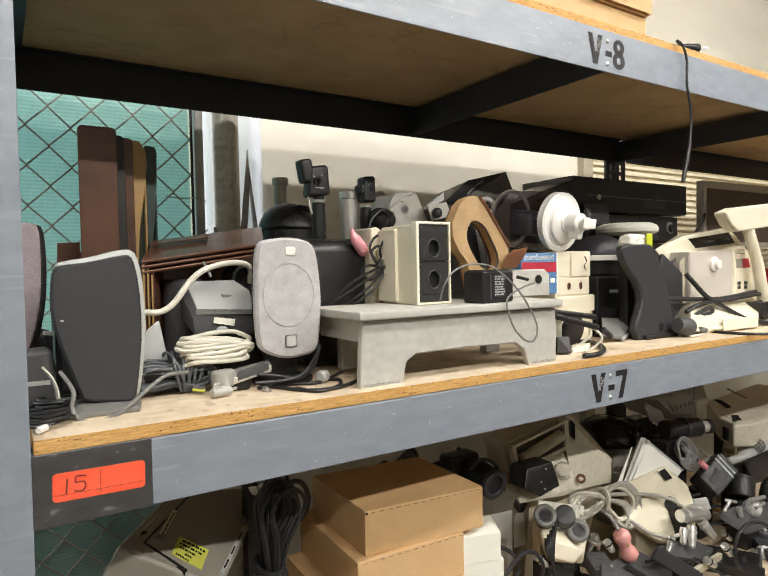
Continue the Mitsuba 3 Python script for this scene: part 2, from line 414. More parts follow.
# signs on the beams
def sign(txt, zc, xc, where):
    t = Thing('shelf_sign', f'black stick-on lettering {txt} on the {where} beam', 'sign')
    t.part('letter', at(prism([(-.021, .028), (-.008, .028), (.0005, -.012), (.009, .028), (.021, .028), (.0065, -.028), (-.006, -.028)], .0007, .0001), (xc-.034, -.0009, zc)), 'ink', False)
    t.part('dash', at(rbox(.019, .0007, .011, .0002, 6), (xc+.006, -.0003, zc-.009)), 'ink', False)
    if txt[-1] == '7': dg = prism([(-.017, .028), (.018, .028), (.018, .019), (.004, -.028), (-.009, -.028), (.005, .017), (-.017, .017)], .0007, .0001)
    else: dg = prism(sg.Polygon(oval(0, .0135, .0165, .0150)).union(sg.Polygon(oval(0, -.0125, .0185, .0165))).exterior.coords[:-1], .0007, 0, holes=[oval(0, .0140, .0058, .0062)[::-1], oval(0, -.0125, .0068, .0072)[::-1]])
    t.part('digit', at(dg, (xc+.037, -.0009, zc)), 'ink', False)
    t.part('small_print', at(flat_text('PAC', .0095), (0, 0, 0), M=T((xc-.0262, -.0012, zc+.008)) @ trimesh.transformations.rotation_matrix(math.radians(-68), [0, 1, 0])), 'label_grey', False)
    for dz in (-.023, .020):
        rack.part('rivet', at(lathe([(0, .0028), (.0025, .0024), (.0045, .001), (.005, 0), (0, 0)], 14), (xc+.003, -.0001, zc+dz), rx=90), 'zinc')
sign('V-8', S+.039, .988, 'upper')
sign('V-7', -.041, .990, 'lower')
rack.part('paint_chip', at(prism([(-.004, -.008), (.004, -.005), (.005, .006), (.001, .011), (-.004, .008)], .0004, .0001), (-0.0040, 0.0987, 0.2172)), 'white')
t = Thing('tape_patch', 'scuffed black tape patch wrapped round the left end of the lower beam', 'tape')
t.part('tape', cat(at(rbox(.1255, .0009, .082, .0003, 6), (.0633, -.0006, -.081))), 'tape')
t = Thing('number_label', 'orange label with the handwritten number 15 on the black tape', 'label', M=T((.0685, -.0016, -.0385), ry=.9) @ np.diag([1.14, 1, 1.12, 1]))
t.part('sticker', prism(rounded([(-.043, -.0145), (.043, -.0145), (.043, .0145), (-.043, .0145)], .004), .0006, .0001), 'orange_label')
t.part('printed_line', cat(at(rbox(.084, .0002, .0003, 0), (0, -.0001, -.008)), at(rbox(.0003, .0002, .024, 0), (.0, -.0001, -.012))), 'marker', False)
t.part('handwriting', cat(tube([(-.030, -.0003, .008), (-.0305, -.0003, -.001), (-.031, -.0003, -.007)], .0006, 5),
    tube([(-.013, -.0003, .0085), (-.022, -.0003, .009), (-.0225, -.0003, .003), (-.016, -.0003, .003), (-.0135, -.0003, -.002), (-.017, -.0003, -.0065), (-.024, -.0003, -.0055)], .0006, 5)), 'marker')

# ------------------------------------------------------------------ behind the rack
FY = .80
fence = Thing('chain_link_fence', 'chain-link fence with teal windscreen cloth behind the left of the rack', 'fence')
fx0, fx1, fz0, fz1 = -.75, .405, -1.40, 1.2
fence.part('cloth', at(trimesh.creation.box((fx1-fx0+.0, .002, fz1-fz0)), ((fx0+fx1)/2, FY+.03, (fz0+fz1)/2)), 'fabric', False)
def wire_mesh(y, half=.045):
    ms = []
    for k in range(int((fx1-fx0)/half)):
        x = fx1-.004-(k+.5)*half
        pts = [(x+(1 if (i+k) % 2 else -1)*half/2*1.04, y+.0024*(1 if i % 2 else -1), z) for i, z in enumerate(np.arange(fz0, fz1, half))]
        fine = []
        for a, b in zip(pts[:-1], pts[1:]):
            a, b = np.array(a), np.array(b); fine += [a+(b-a)*.04, a+(b-a)*.96]
        ms.append(tube(fine, .0022, 6, sm=False))
    return ms
wm = wire_mesh(FY)
for w in wm: fence.part('wire', w, 'zinc_wire', True)
fence.part('frame_post', at(rbox(.022, .03, fz1-fz0, .004), (fx1+.018, FY+.01, fz0)), 'light_grey')
fence.part('tension_bar', at(rbox(.006, .006, fz1-fz0, .001), (fx1-.002, FY-.006, fz0)), 'charcoal')
fence.part('tie_wire', tube([(0.3338, 0.7900, 0.3887), (0.3699, 0.7900, 0.3854), (0.4183, 0.7850, 0.3871), (0.4333, 0.7850, 0.3776)], .0016, 5), 'dull_steel')
fence.part('tie_wire', tube([(0.4074, 0.7900, 0.3113), (0.4234, 0.7850, 0.3011), (0.4363, 0.7850, 0.3064)], .0016, 5), 'dull_steel')

ZT = .0183        # top of the V-7 board
# ------------------------------------------------------------------ left background: pole, sheet, blind
t = Thing('galvanized_pole', 'upright galvanized fence pole in front of the white sheet', 'pole')
t.part('pipe', at(ring(.028, .034, 2.6, 32), (.4925, .80, FLOOR)), 'galv')
t.part('bracket', box(.452, .456, .785, .815, .30, .315, .001), 'dull_steel')
def hung_sheet(x0, x1, y, z0, z1, folds):
    X_, Z_ = np.meshgrid(np.linspace(x0, x1, 50), np.linspace(z0, z1, 40))
    tt = (X_-x0)/(x1-x0); Y_ = y+.014*np.sin(tt*folds*6.28+.4*np.sin(Z_*3))*(.6+.6*tt)+.012*np.sin(Z_*4+tt*3)
    V = np.stack([X_, Y_, Z_], -1).reshape(-1, 3); i, j = np.meshgrid(np.arange(39), np.arange(49), indexing='ij')
    a = (i*50+j).ravel()
    return trimesh.Trimesh(V, np.vstack([np.column_stack([a, a+1, a+51]), np.column_stack([a, a+51, a+50])]), process=False)
single('plastic_sheet', 'white translucent plastic sheet hanging behind the galvanized pole', 'sheet', hung_sheet(.45, .628, .885, -1.3, .9, 2.2), 'sheet', smooth=True)
t = Thing('folded_tarp', 'grey folded tarp edge hanging beside the white wall panel', 'tarp')
t.part('fold', hull([(0.5624, 0.8300, 0.5285), (0.5326, 0.8200, 0.2915), (0.5592, 0.8400, 0.2846), (0.5719, 0.8400, 0.4328), (0.5764, 0.8600, 0.5349), (0.5553, 0.8600, 0.2938)]), 'label_grey', False)
t.part('fold', hull([(0.5696, 0.8500, 0.5271), (0.5698, 0.8200, 0.4194), (0.5888, 0.8200, 0.2784), (0.5830, 0.8500, 0.2797), (0.5762, 0.8600, 0.4244)]), 'light_grey', False)
t.part('fold', hull([(0.5397, 0.8400, 0.2953), (0.5908, 0.8400, 0.2793), (0.5841, 0.8400, 0.0350), (0.5213, 0.8400, 0.0395), (0.5468, 0.8600, 0.2965), (0.5985, 0.8600, 0.2803), (.56, .86, FLOOR+.01), (.60, .86, FLOOR+.01), (.56, .84, FLOOR+.01)]), 'light_grey', False)

struct('trim_1', slab(2.03, 2.09, .90, 1.0, FLOOR, CEIL), 'darker_cream')
bl = Thing('window_blind', 'cream horizontal window blind behind the black stereo units', 'blind')
bl.part('head_rail', slab(2.35, 4.6, 1.15, 1.19, .72, .75), 'cream')
for i in range(20):
    bl.part('slat', at(rbox(2.22, .040, .003, .001, 6), (3.475, 1.185, .708-.034*i-.012), rx=48), 'cream')

# ------------------------------------------------------------------ on the top shelf
ZU = S+BH+.0183
t = Thing('cardboard_box', 'open brown cardboard box overhanging another on the top shelf above V-8', 'box')
xr = 1.135
t.part('carton', cat(box(.84, xr, .005, .27, ZU+.040, ZU+.20, .002)), 'card')
t.part('flap', quad((.86, .002, ZU+.042), (xr, .002, ZU+.042), (xr, .001, ZU+.18), (.86, .001, ZU+.18), .003), 'card')
single('flat_carton', 'flat brown carton underneath the cardboard box on the top shelf', 'box', box(.80, xr-.002, .012, .29, ZU+.0004, ZU+.0395, .002), 'card')
single('hanging_cord', 'thin black cord hanging over the V-8 beam down to the blind', 'cord',
       tube([(1.30, .03, ZU+.004), (1.2209, -0.0020, 0.6750), (1.2316, -0.0090, 0.6641), (1.2431, -0.0110, 0.6315), (1.2429, -0.0110, 0.5825), (1.2562, -0.0120, 0.5262), (1.2521, -0.0120, 0.4655), (1.2406, -0.0120, 0.4215), (1.2253, -0.0120, 0.3733)],
            [.0026]*33+[.0026]*0+list(np.linspace(.0028, .0052, 10))+list(np.linspace(.0052, .004, 6)), 8), 'black_cable')
t = Thing('power_plug', 'black power plug with steel pins lying on the edge of the top shelf', 'plug', M=T((1.31, .012, ZU+.0002), rz=-12))
t.part('body', hull([(-.03, 0, .008), (-.012, .004, .012), (.012, 0, .013), (-.012, -.004, .008), (.012, 0, .006)], .006), 'black')
t.part('pin', box(.018, .036, -.006, -.0045, .008, .013, .0004), 'satin_steel')
t.part('pin', box(.018, .036, .0045, .006, .008, .013, .0004), 'satin_steel')
t.part('cord', tube([(-.03, 0, .008), (-.045, .01, .006), (-.06, .03, .004), (-.05, .06, .004)], .003, 8), 'black_cable')

# ------------------------------------------------------------------ middle shelf, left part
def curved(mesh, y0, k, xc):
    m = mesh.copy(); v = m.vertices; m.vertices = np.column_stack([v[:, 0], v[:, 1]+k*(v[:, 0]-xc)**2, v[:, 2]]); return m

# tall speaker behind the post
t = Thing('desktop_speaker', 'tall slim speaker with a mauve cloth front and dark side, half behind the left post', 'speaker')
o1 = smooth_poly([(-0.0225, 0.2728), (0.0205, 0.2738), (0.0274, 0.2657), (0.0283, 0.2214), (0.0267, 0.1729), (0.0205, 0.1316), (0.0097, 0.0950), (-0.0130, 0.0835), (-0.0312, 0.0853)], 2)
t.part('grille', flat(o1, .200, .02, .002), 'mauve')
o2 = smooth_poly([(-0.0271, 0.2707), (0.0258, 0.2733), (0.0340, 0.2651), (0.0362, 0.2188), (0.0346, 0.1709), (0.0268, 0.1234), (0.0120, 0.0797), (-0.0133, 0.0685), (-0.0340, 0.0708)], 2)
t.part('shell', flat(o2, .212, .06, .005), 'black')
t.part('stand', hull([(-.03, .25, .04), (.03, .25, .04), (-.03, .25, .09), (.03, .25, .11)], .012), 'black')
t.part('base', at(cyl(.06, .012), (-.0, .25, ZT)), 'black')

# dark flat speaker
t = Thing('desktop_speaker', 'wide flat dark grey speaker with a pale upper rim on a flared foot, front left', 'speaker')
oa = smooth_poly([(0.0313, 0.1625), (0.0335, 0.1967), (0.0374, 0.2106), (0.0464, 0.2130), (0.0790, 0.2165), (0.1182, 0.2254), (0.1295, 0.2254), (0.1353, 0.2077), (0.1395, 0.1777), (0.1409, 0.1366), (0.1398, 0.1024), (0.1345, 0.0548), (0.1297, 0.0266), (0.1095, 0.0280), (0.0660, 0.0339), (0.0606, 0.0478), (0.0511, 0.0776), (0.0408, 0.1108), (0.0338, 0.1369)], 1)
def inset_all(m): return m
front = flat(oa, .110, .016, .003)
t.part('grille', front, 'charcoal')
ob = smooth_poly([(0.0387, 0.1618), (0.0388, 0.1991), (0.0405, 0.2145), (0.0497, 0.2183), (0.0828, 0.2232), (0.1201, 0.2338), (0.1354, 0.2325), (0.1426, 0.2159), (0.1480, 0.1771), (0.1492, 0.1326), (0.1468, 0.0966), (0.1414, 0.0498), (0.1355, 0.0268), (0.1112, 0.0301), (0.0744, 0.0364), (0.0677, 0.0505), (0.0580, 0.0807), (0.0486, 0.1131), (0.0426, 0.1395)], 1)
t.part('shell', flat(ob, .122, .034, .006), 'label_grey')
t.part('neck', hull([(0.0829, 0.1400, 0.0359), (0.1210, 0.1400, 0.0337), (0.0836, 0.1600, 0.0953), (0.1302, 0.1600, 0.0911)], .006), 'charcoal')
t.part('foot', hull([(0.0357, 0.0845, 0.0188), (0.1288, 0.0794, 0.0188), (0.1423, 0.1364, 0.0188), (0.0557, 0.1794, 0.0188), (0.0380, 0.0831, 0.0250), (0.1294, 0.0814, 0.0250), (0.0441, 0.1000, 0.0285), (0.1291, 0.1000, 0.0257), (0.0605, 0.1600, 0.0341), (0.1309, 0.1600, 0.0277)]), 'mid_grey')
for (a, b) in ((62, 318), (84, 327), (58, 326)):
    pass
t.part('speck', flat(oval(*[(0.0439, 0.1415)][0], .0022, .0014), .1088, .001, 0), 'light_grey')
single('cable', 'grey cable running from the coiled cables over the foot of the wide dark speaker', 'cable',
       tube([(0.2043, 0.1250, 0.0561), (0.1665, 0.1000, 0.0581), (0.1299, 0.0820, 0.0382), (0.1010, 0.0740, 0.0200), (0.0736, 0.0720, 0.0142), (0.0552, 0.0780, 0.0197), (0.0496, 0.0850, 0.0330), (0.0528, 0.0900, 0.0482), (0.0496, 0.1000, 0.0598), (0.0400, 0.1150, 0.0755)], .0027, 8), 'grey_cable')

# clutter between the post and the speaker
t = Thing('power_adapter', 'black power adapter lying behind the left post among tangled cords', 'adapter')
t.part('case', at(rbox(.055, .045, .085, .008), (.012, .155, ZT), ry=-4), 'dark_grey')
t.part('label', box(-.002, .03, .1318, .1324, .058, .064, .0002), 'label_grey')
t = Thing('added_dark_box', 'added black box that darkens the gap behind the wide dark speaker', 'box')  # added box, makes the gap behind the speaker dark
t.part('case', box(.045, .125, .24, .31, ZT, .150, .005), 'black')
t.part('panel', box(.052, .118, .2385, .2405, ZT+.01, .14, .001), 'charcoal')
t.part('terminal', box(.058, .066, .236, .2385, .09, .097, .001), 'label_grey')
t = Thing('cord_tangle', 'tangle of thin black cords on the shelf against the left post', 'cords')
for k in range(5):
    t.part('loop', coil((.014+.006*k, .07+.012*k, ZT+.003*k), .030-.002*k, .022, 2.6, .0021, .5, .004, 40+k, 10, 6, rz=20*k), 'black_cable')
single('cable', 'thin pale cable curving down in front of the black adapter by the left post', 'cable',
       tube([(0.0204, 0.1200, 0.0834), (0.0308, 0.1150, 0.0688), (0.0366, 0.1100, 0.0508), (0.0367, 0.1050, 0.0311), (0.0289, 0.0950, 0.0202), (0.0162, 0.0850, 0.0180), (0.0064, 0.0552, 0.0210)], .0016, 7), 'pale_cable')
single('cable', 'thin grey cable looping at the lower left against the post', 'cable',
       tube([(0.0225, 0.1200, 0.0806), (0.0315, 0.1120, 0.0640), (0.0349, 0.1050, 0.0455), (0.0317, 0.1000, 0.0277), (0.0189, 0.0745, 0.0210), (0.0127, 0.0972, 0.0210)], .0016, 7), 'grey_cable')
t = Thing('audio_plug', 'small white connector lying in the cords by the left post', 'plug')
t.part('shell', along(cyl(.004, .016, 12), (0.0090, 0.0255, 0.0235), (0.0212, 0.0435, 0.0235)), 'white')
t.part('tip', along(cyl(.0016, .012, 10), (0.0212, 0.0435, 0.0235), (0.0293, 0.0546, 0.0235)), 'satin_steel')
t = Thing('wire_connector', 'small pale connectors hanging in the dark gap left of the wide speaker', 'connector')
t.part('block', flat([(0.0264, 0.1244), (0.0395, 0.1220), (0.0393, 0.1165), (0.0262, 0.1189)], .18, .008, .0005), 'light_grey')
t.part('lead', tube([(0.0300, 0.1830, 0.1197), (0.0345, 0.1900, 0.0966), (0.0415, 0.2000, 0.0638), (.05, .2, ZT+.002)], .0016, 6), 'black_cable')

# brown letter trays: four stood on end, and a nest lying upside down
def stood_tray(px_o, y, depth, m, lab):
    t = Thing('letter_tray', lab, 'letter tray', 'brown letter trays stood on end')
    p = np.array(px_o); x0, x1 = p[:, 0].min(), p[:, 0].max()
    o = rounded([(x0, ZT), (x1, ZT), (x1, p[:, 1].max()), (x0, p[:, 1].max())], .008)
    o = np.array([(a, b) if b > .03 else (min(max(a, x0), x1), b) for a, b in o])
    t.part('front_wall', flat(o, y, .004, .001), m)
    t.part('floor', at(rbox(.0035, depth, p[:, 1].max()-ZT-.008, .0012), (x1-.003, y+depth/2, ZT)), m)
    t.part('rear_wall', box(x1-.02, x1-.003, y+depth, y+depth+.004, ZT, p[:, 1].max()-.004, .001), m)
stood_tray([(0.0956, 0.4406), (0.1551, 0.4470)], .350, .16, 'brown', 'broad brown plastic letter tray standing on end, foremost of the row')
stood_tray([(0.1452, 0.4364), (0.1709, 0.4389)], .370, .15, 'black', 'black letter tray standing on end right behind the broad brown one')
stood_tray([(0.1522, 0.4346), (0.1864, 0.4380)], .380, .15, 'brown', 'narrow brown letter tray on end between the black and the tan one')
def stood_curve(o, y, depth, m, lab):
    t = Thing('letter_tray', lab, 'letter tray', 'brown letter trays stood on end')
    t.part('front_wall', flat(o, y, .004, .001), m)
    p = np.array(o); x1, z1 = p[:, 0].max(), p[:, 1].max()
    t.part('floor', at(rbox(.0035, depth, z1-ZT-.02, .0012), (x1-.004, y+depth/2, ZT)), m)
stood_curve(rounded([(0.1841, 0.4370), (0.1992, 0.4367), (0.2089, 0.4216), (0.2115, 0.3967), (0.2067, 0.3498), (0.1959, 0.2777), (0.1886, 0.1520), (0.1727, 0.0722)], .002), .390, .14, 'gold_tan', 'tan letter tray with a rounded top corner standing on end')
stood_curve(rounded([(0.2095, 0.4324), (0.2285, 0.4305), (0.2317, 0.4198), (0.2291, 0.3338), (0.2216, 0.2604), (0.2130, 0.0954), (0.1983, 0.0690)], .004), .402, .14, 'dark_green', 'dark green letter tray at the right end of the standing row')
single('letter_tray', 'short brown tray end showing left of the broad standing tray', 'letter tray',
       cat(flat([(0.0673, 0.2558), (0.1036, 0.2578), (0.1003, 0.1543), (0.0640, 0.1559)], .44, .004, .001), box(.09, .13, .444, .53, ZT, .24, .002), box(.068, .13, .44, .445, ZT, .2, .001)), 'brown')
for k in range(3):
    t = Thing('nested_tray', ['topmost brown letter tray of the nest lying upside down', 'middle brown letter tray of the nest lying upside down', 'lowest brown letter tray of the nest lying upside down'][k],
              'letter tray', 'brown letter trays nested upside down')
    dz = -.0085*k; dx = .004*k
    A = np.array([(0.1728, 0.2700, 0.2183), (0.3828, 0.2700, 0.2483), (0, 0, 0), (0.2131, 0.3850, 0.2578)]); A[2] = A[1]+A[3]-A[0]; A += [0, 0, dz]
    t.part('floor', quad(A[0], A[3], A[2], A[1], .003) if k else cat(
        quad(A[0], A[0]+(A[3]-A[0])*.35, A[1]+(A[2]-A[1])*.35, A[1], .003), quad(A[0]+(A[3]-A[0])*.8, A[3], A[2], A[1]+(A[2]-A[1])*.8, .003),
        quad(A[0]+(A[3]-A[0])*.3+(A[1]-A[0])*.5, A[0]+(A[3]-A[0])*.85+(A[1]-A[0])*.5, A[1]+(A[2]-A[1])*.85, A[1]+(A[2]-A[1])*.3, .003)), 'brown')
    w = A[0]+[.004+dx*1.6, .004, 0]; w2 = A[3]+[.004+dx*1.6, -.004, 0]
    t.part('side_wall', hull(np.vstack([[w, w2, w*[1, 1, 0]+[0, 0, ZT], w2*[1, 1, 0]+[0, 0, ZT]], np.array([w, w2, w*[1, 1, 0]+[0, 0, ZT], w2*[1, 1, 0]+[0, 0, ZT]])+[.003, 0, 0]])), 'brown')
    if k == 2: t.part('rear_wall', hull([A[3]+[.01, -.012, -.004], A[2]+[-.01, -.012, -.004], A[3]*[1, 1, 0]+[.01, -.012, ZT+.001], A[2]*[1, 1, 0]+[-.01, -.012, ZT+.001], A[3]+[.01, -.008, -.004], A[2]+[-.01, -.008, -.004], A[3]*[1, 1, 0]+[.01, -.008, ZT+.001], A[2]*[1, 1, 0]+[-.01, -.008, ZT+.001]]), 'brown', False)  # added wall, darkens the space under the nest by covering the bright cloth
    t.part('lip', tube([A[0], A[1]], .0016, 6), 'tan_dark')
    t.part('rim', tube([w+[-.0005, -.002, -.004], w*[1, 1, 0]+[-.0005, -.002, ZT+.002]], .0014, 6), 'gold_tan')
single('grey_canister', 'dull grey canister standing in the dark under the nested trays', 'canister', at(cyl(.034, .17, 28, .004), (.255, .335, ZT)), 'dark_grey')
single('lens_tube', 'dark round tube mouth under the right end of the nested trays', 'tube', cat(at(ring(.018, .0235, .06), (0, 0, 0), M=T((0.3529, 0.2900, 0.1878), rx=-90)), along(cyl(.018, .005), (0.3653, 0.3300, 0.1855), (0.3761, 0.3600, 0.1850)),
       box(.385, .43, .30, .345, ZT, .185, .003)), 'black')
single('cable', 'thick pale grey cable arching over the dark scanner under the nested trays', 'cable',
       tube([(0.1556, 0.2000, 0.1421), (0.1844, 0.2000, 0.1404), (0.2057, 0.2000, 0.1532), (0.2292, 0.2050, 0.1819), (0.2532, 0.2100, 0.2019), (0.2892, 0.2200, 0.2128), (0.3251, 0.2350, 0.2143), (0.3518, 0.2600, 0.2056), (0.3584, 0.2800, 0.1805)], .0048, 10), 'pale_cable')
single('cable', 'short thin cable end sticking down beside the arching pale cable', 'cable', tube([(0.2581, 0.2200, 0.2164), (0.2628, 0.2150, 0.2066), (0.2674, 0.2100, 0.1920)], .0022, 7), 'grey_cable')

# hand scanner dock
t = Thing('barcode_scanner', 'dark grey desktop scanner with a silver top panel behind the coiled pale cable', 'scanner')
tp = [(0.2447, 0.2700, 0.1823), (0.3239, 0.2700, 0.1834), (0.3379, 0.2350, 0.1661), (0.3347, 0.2000, 0.1371), (0.2408, 0.1950, 0.1423)]
t.part('body', hull([np.array(p)-[0, 0, .003] for p in tp]+[(0.2345, 0.2700, 0.1709), (0.3362, 0.2700, 0.1742), (0.3377, 0.2000, 0.1219), (0.2342, 0.1950, 0.1285), (0.3319, 0.2000, 0.0989), (0.2366, 0.1950, 0.1047), (0.2364, 0.2700, 0.1239), (0.3456, 0.2700, 0.1172)], .003), 'dark_grey')
t.part('base', hull([(0.2456, 0.2050, 0.1016), (0.3216, 0.2050, 0.0976), (.292, .21, ZT+.003), (.362, .21, ZT+.003), (.3, .27, ZT+.003), (.37, .27, ZT+.003), (0.2478, 0.2700, 0.1198), (0.3346, 0.2700, 0.1143)], .003), 'black')
t.part('top_panel', hull(tp, .002), 'label_grey')
t.part('badge', quad((0.2867, 0.2220, 0.1634), (0.3036, 0.2220, 0.1610), (0.3050, 0.2165, 0.1561), (0.2882, 0.2165, 0.1585), .0015), 'mid_grey')
t.part('front_band', flat([(0.2363, 0.1412), (0.3309, 0.1361), (0.3307, 0.1295), (0.2361, 0.1334)], .1905, .004, .0008), 'mid_grey')
t.part('sticker', flat([(0.2643, 0.1285), (0.2984, 0.1232), (0.2964, 0.1120), (0.2624, 0.1191)], .1885, .001, 0), 'paper', False)
t.part('logo', flat(oval(*[(0.2766, 0.1085)][0], .009, .005), .1885, .001, 0), 'label_grey', False)
t = Thing('coiled_cable', 'coil of thick pale cable piled on the silver device', 'cable')
cc = (0.2547, 0.1550, 0.0619)
for k in range(7):
    g = random.Random(90+k); a = 0.052+g.uniform(-.006, .007)
    pts = [(cc[0]+g.uniform(-.004, .004)+a*math.cos(q), cc[1]+.018*math.sin(q), cc[2]+.003+k*.0056+.004*math.sin(q*2+k)+g.uniform(-.0015, .0015)+.006*math.cos(q+k*.7)) for q in np.linspace(0, 2*math.pi, 14)[:-1]]
    t.part('turn', tube(pts, .0037, 9, 5, closed=True), 'pale_cable')
t = Thing('silver_device', 'small silver device with a round boss under the coiled pale cable', 'device')
a0, a1 = (0.2353, 0.1150, 0.0231), (0.3354, 0.1300, 0.0458)
t.part('plate', hull([(0.2369, 0.1150, 0.0259), (0.2386, 0.1150, 0.0345), (0.3316, 0.1250, 0.0437), (0.3319, 0.1250, 0.0515), (0.2494, 0.1600, 0.0402), (0.3411, 0.1600, 0.0559), (0.2506, 0.1600, 0.0261)], .001), 'satin_steel')
t.part('boss', along(cyl(.018, .024, 24, .003), (0.2582, 0.1300, 0.0283), (0.2566, 0.1320, 0.0585)), 'satin_steel')
t.part('foot', box(.255, .30, .13, .17, ZT, .036, .003), 'black')
t.part('screen', hull([(0.2763, 0.1190, 0.0369), (0.2766, 0.1190, 0.0490), (0.3252, 0.1210, 0.0480), (0.3255, 0.1210, 0.0589)], .0012), 'dark_grey')
t = Thing('cable_plug', 'pale cylindrical cable plug lying in front of the silver device', 'plug')
t.part('body', along(cyl(.0075, .03, 18, .002), (0.2296, 0.0960, 0.0270), (0.2577, 0.1009, 0.0270)), 'light_grey')
t.part('tip', along(cyl(.0024, .016, 10), (0.2565, 0.1019, 0.0270), (0.2772, 0.1137, 0.0270)), 'chrome')

# hank of dark cables
t = Thing('cable_hank', 'hank of dark cables wrapped round its middle, in front of the silver device', 'cable')
hc = np.array((0.1925, 0.1507, 0.0183)); hc[1] += .025
for k in range(22):
    g = random.Random(k); th = g.uniform(-.5, .5); rx_, rz_ = .056+g.uniform(-.012, .006), .026+g.uniform(-.010, .008)
    off = np.array([g.uniform(-.006, .006), g.uniform(-.018, .018), .026+g.uniform(-.003, .006)])
    pts = []
    for q in np.linspace(0, 2*math.pi, 13)[:-1]:
        u, w = rx_*math.cos(q), rz_*math.sin(q)*(.45+.55*abs(math.cos(q)))
        pts.append(hc+off+[u, w*math.sin(th*2)+.004*math.sin(3*q+k), max(w*math.cos(th)+.002*math.sin(2*q+k), -off[2]+.0035)])
    t.part('loop', tube(pts, .0022, 7, 4, closed=True), 'slate_cable')
for k in range(7):
    x = hc[0]+.004+.0046*k
    pts = [(x+.012*math.cos(q)*(k % 2-.5)+.010*math.sin(q)*(k/3-1), hc[1]+.026*math.cos(q), max(ZT+.003, hc[2]+.029+.033*math.sin(q))) for q in np.linspace(0, 2*math.pi, 13)[:-1]]
    t.part('wrap', tube(pts, .0023, 7, 4, closed=True), 'slate_cable')
for a, b in (((182, 391), (192, 399)), ((188, 388), (198, 398))):
    t.part('plug', along(cyl(.0034, .018, 12), hc+[.022, -.034, .009+.004*(a[0] > 185)], hc+[.045, -.044, .006]), 'yellow_green' if a[0] < 185 else 'dark_grey')
t = Thing('ribbed_tube', 'pale grey plastic cup edge showing between the wide dark speaker and the hank', 'cup')
t.part('body', hull([(0.1568, 0.1900, 0.1081), (0.1789, 0.1900, 0.1261), (0.1826, 0.1900, 0.1061), (0.1805, 0.1900, 0.0834), (0.1653, 0.1900, 0.0576), (0.1551, 0.1900, 0.0527), (0.1645, 0.2300, 0.1041), (0.1901, 0.2300, 0.1101), (0.1892, 0.2300, 0.0785), (.17, .2, ZT+.003), (.20, .2, ZT+.003), (.17, .23, ZT+.003)], .002), 'label_grey')

# light grey speaker
t = Thing('desktop_speaker', 'light grey rounded speaker with a round cone ring in its cloth front', 'speaker')
og = [(0.3114, 0.1988), (0.3138, 0.2295), (0.3191, 0.2448), (0.3323, 0.2496), (0.3659, 0.2530), (0.3900, 0.2501), (0.4075, 0.2438), (0.4161, 0.2276), (0.4206, 0.1917), (0.4232, 0.1507), (0.4204, 0.1098), (0.4158, 0.0740), (0.4048, 0.0652), (0.3816, 0.0609), (0.3607, 0.0597), (0.3405, 0.0648), (0.3209, 0.0745), (0.3131, 0.0861), (0.3098, 0.1404)]
og = smooth_poly(og, 1)
t.part('grille', flat(og, .125, .018, .004), 'grille')
g0 = np.array(og); gc = g0.mean(0)
t.part('shell', flat((g0-gc)*[.90, .95]+gc+[.008, 0], .1435, .05, .012), 'black')
rc = [(0.3651, 0.1612)][0]
q_ = np.linspace(0, 2*math.pi, 41)[:-1]
t.part('cone_ring', tube([(rc[0]+.0435*math.cos(q), .1247, rc[1]+.050*math.sin(q)) for q in q_], .0011, 6, 2, closed=True), 'grille')
b1, b2 = [(0.3687, 0.2309)][0], [(0.3666, 0.0879)][0]
def rrect(c, w, h, r): return rounded([(c[0]-w, c[1]-h), (c[0]+w, c[1]-h), (c[0]+w, c[1]+h), (c[0]-w, c[1]+h)], r)
t.part('badge', flat(rrect(b1, .0085, .0065, .003), .1225, .004, .0006), 'white')
t.part('badge_rim', flat(rrect(b2, .0100, .0100, .0035), .1232, .003, .0006), 'dark_grey')
t.part('badge', flat(rrect(b2, .0086, .0086, .003), .1222, .003, .0006), 'label_grey')
t.part('stand', hull([(gc[0]-.02, .17, ZT+.01), (gc[0]+.02, .17, ZT+.01), (gc[0]-.02, .17, .09), (gc[0]+.02, .17, .09)], .01), 'black')
t.part('base', at(lathe([(0, 0), (.05, 0), (.05, .006), (.03, .012), (0, .014)], 32), (gc[0]+.003, .17, ZT)), 'black')
t = Thing('cord_tangle', 'black cords snaking on the shelf under the light grey speaker', 'cords')
for k, pts in enumerate([[(0.2957, 0.1000, 0.0329), (0.3440, 0.1000, 0.0318), (0.3804, 0.1050, 0.0395), (0.4164, 0.1300, 0.0685), (0.4183, 0.1400, 0.0923)],
                         [(0.3072, 0.1186, 0.0210), (0.3598, 0.1175, 0.0210), (0.4051, 0.1027, 0.0210), (0.4765, 0.1635, 0.0210)],
                         [(0.3281, 0.1220, 0.0210), (0.3583, 0.0593, 0.0210), (0.4012, 0.0446, 0.0210), (0.4618, 0.0794, 0.0210), (0.4951, 0.1230, 0.0210)],
                         [(0.3084, 0.1200, 0.0423), (0.3402, 0.1100, 0.0370), (0.3738, 0.1100, 0.0300), (0.4036, 0.1200, 0.0463), (0.4202, 0.1300, 0.0764)],
                         [(0.3539, 0.0819, 0.0210), (0.3705, 0.0405, 0.0210), (0.4123, 0.0556, 0.0210), (0.4387, 0.0978, 0.0210), (0.4235, 0.1212, 0.0210)]]):
    t.part('cord', tube(pts, .0028, 8), 'black_cable')
t = Thing('round_connector', 'small silver grey connector on the shelf beside the light grey speaker', 'connector')
t.part('body', along(cyl(.010, .016, 20, .003), (0.4053, 0.1028, 0.0290), (0.4308, 0.1171, 0.0290)), 'label_grey')
t = Thing('audio_jack', 'thin chrome jack lying under the light grey speaker', 'plug')
t.part('body', along(cyl(.0035, .014, 12), (0.3118, 0.1055, 0.0225), (0.3117, 0.0773, 0.0225)), 'chrome')
t.part('tip', along(cyl(.0016, .010, 10), (0.3133, 0.0853, 0.0225), (0.3108, 0.0600, 0.0225)), 'chrome')

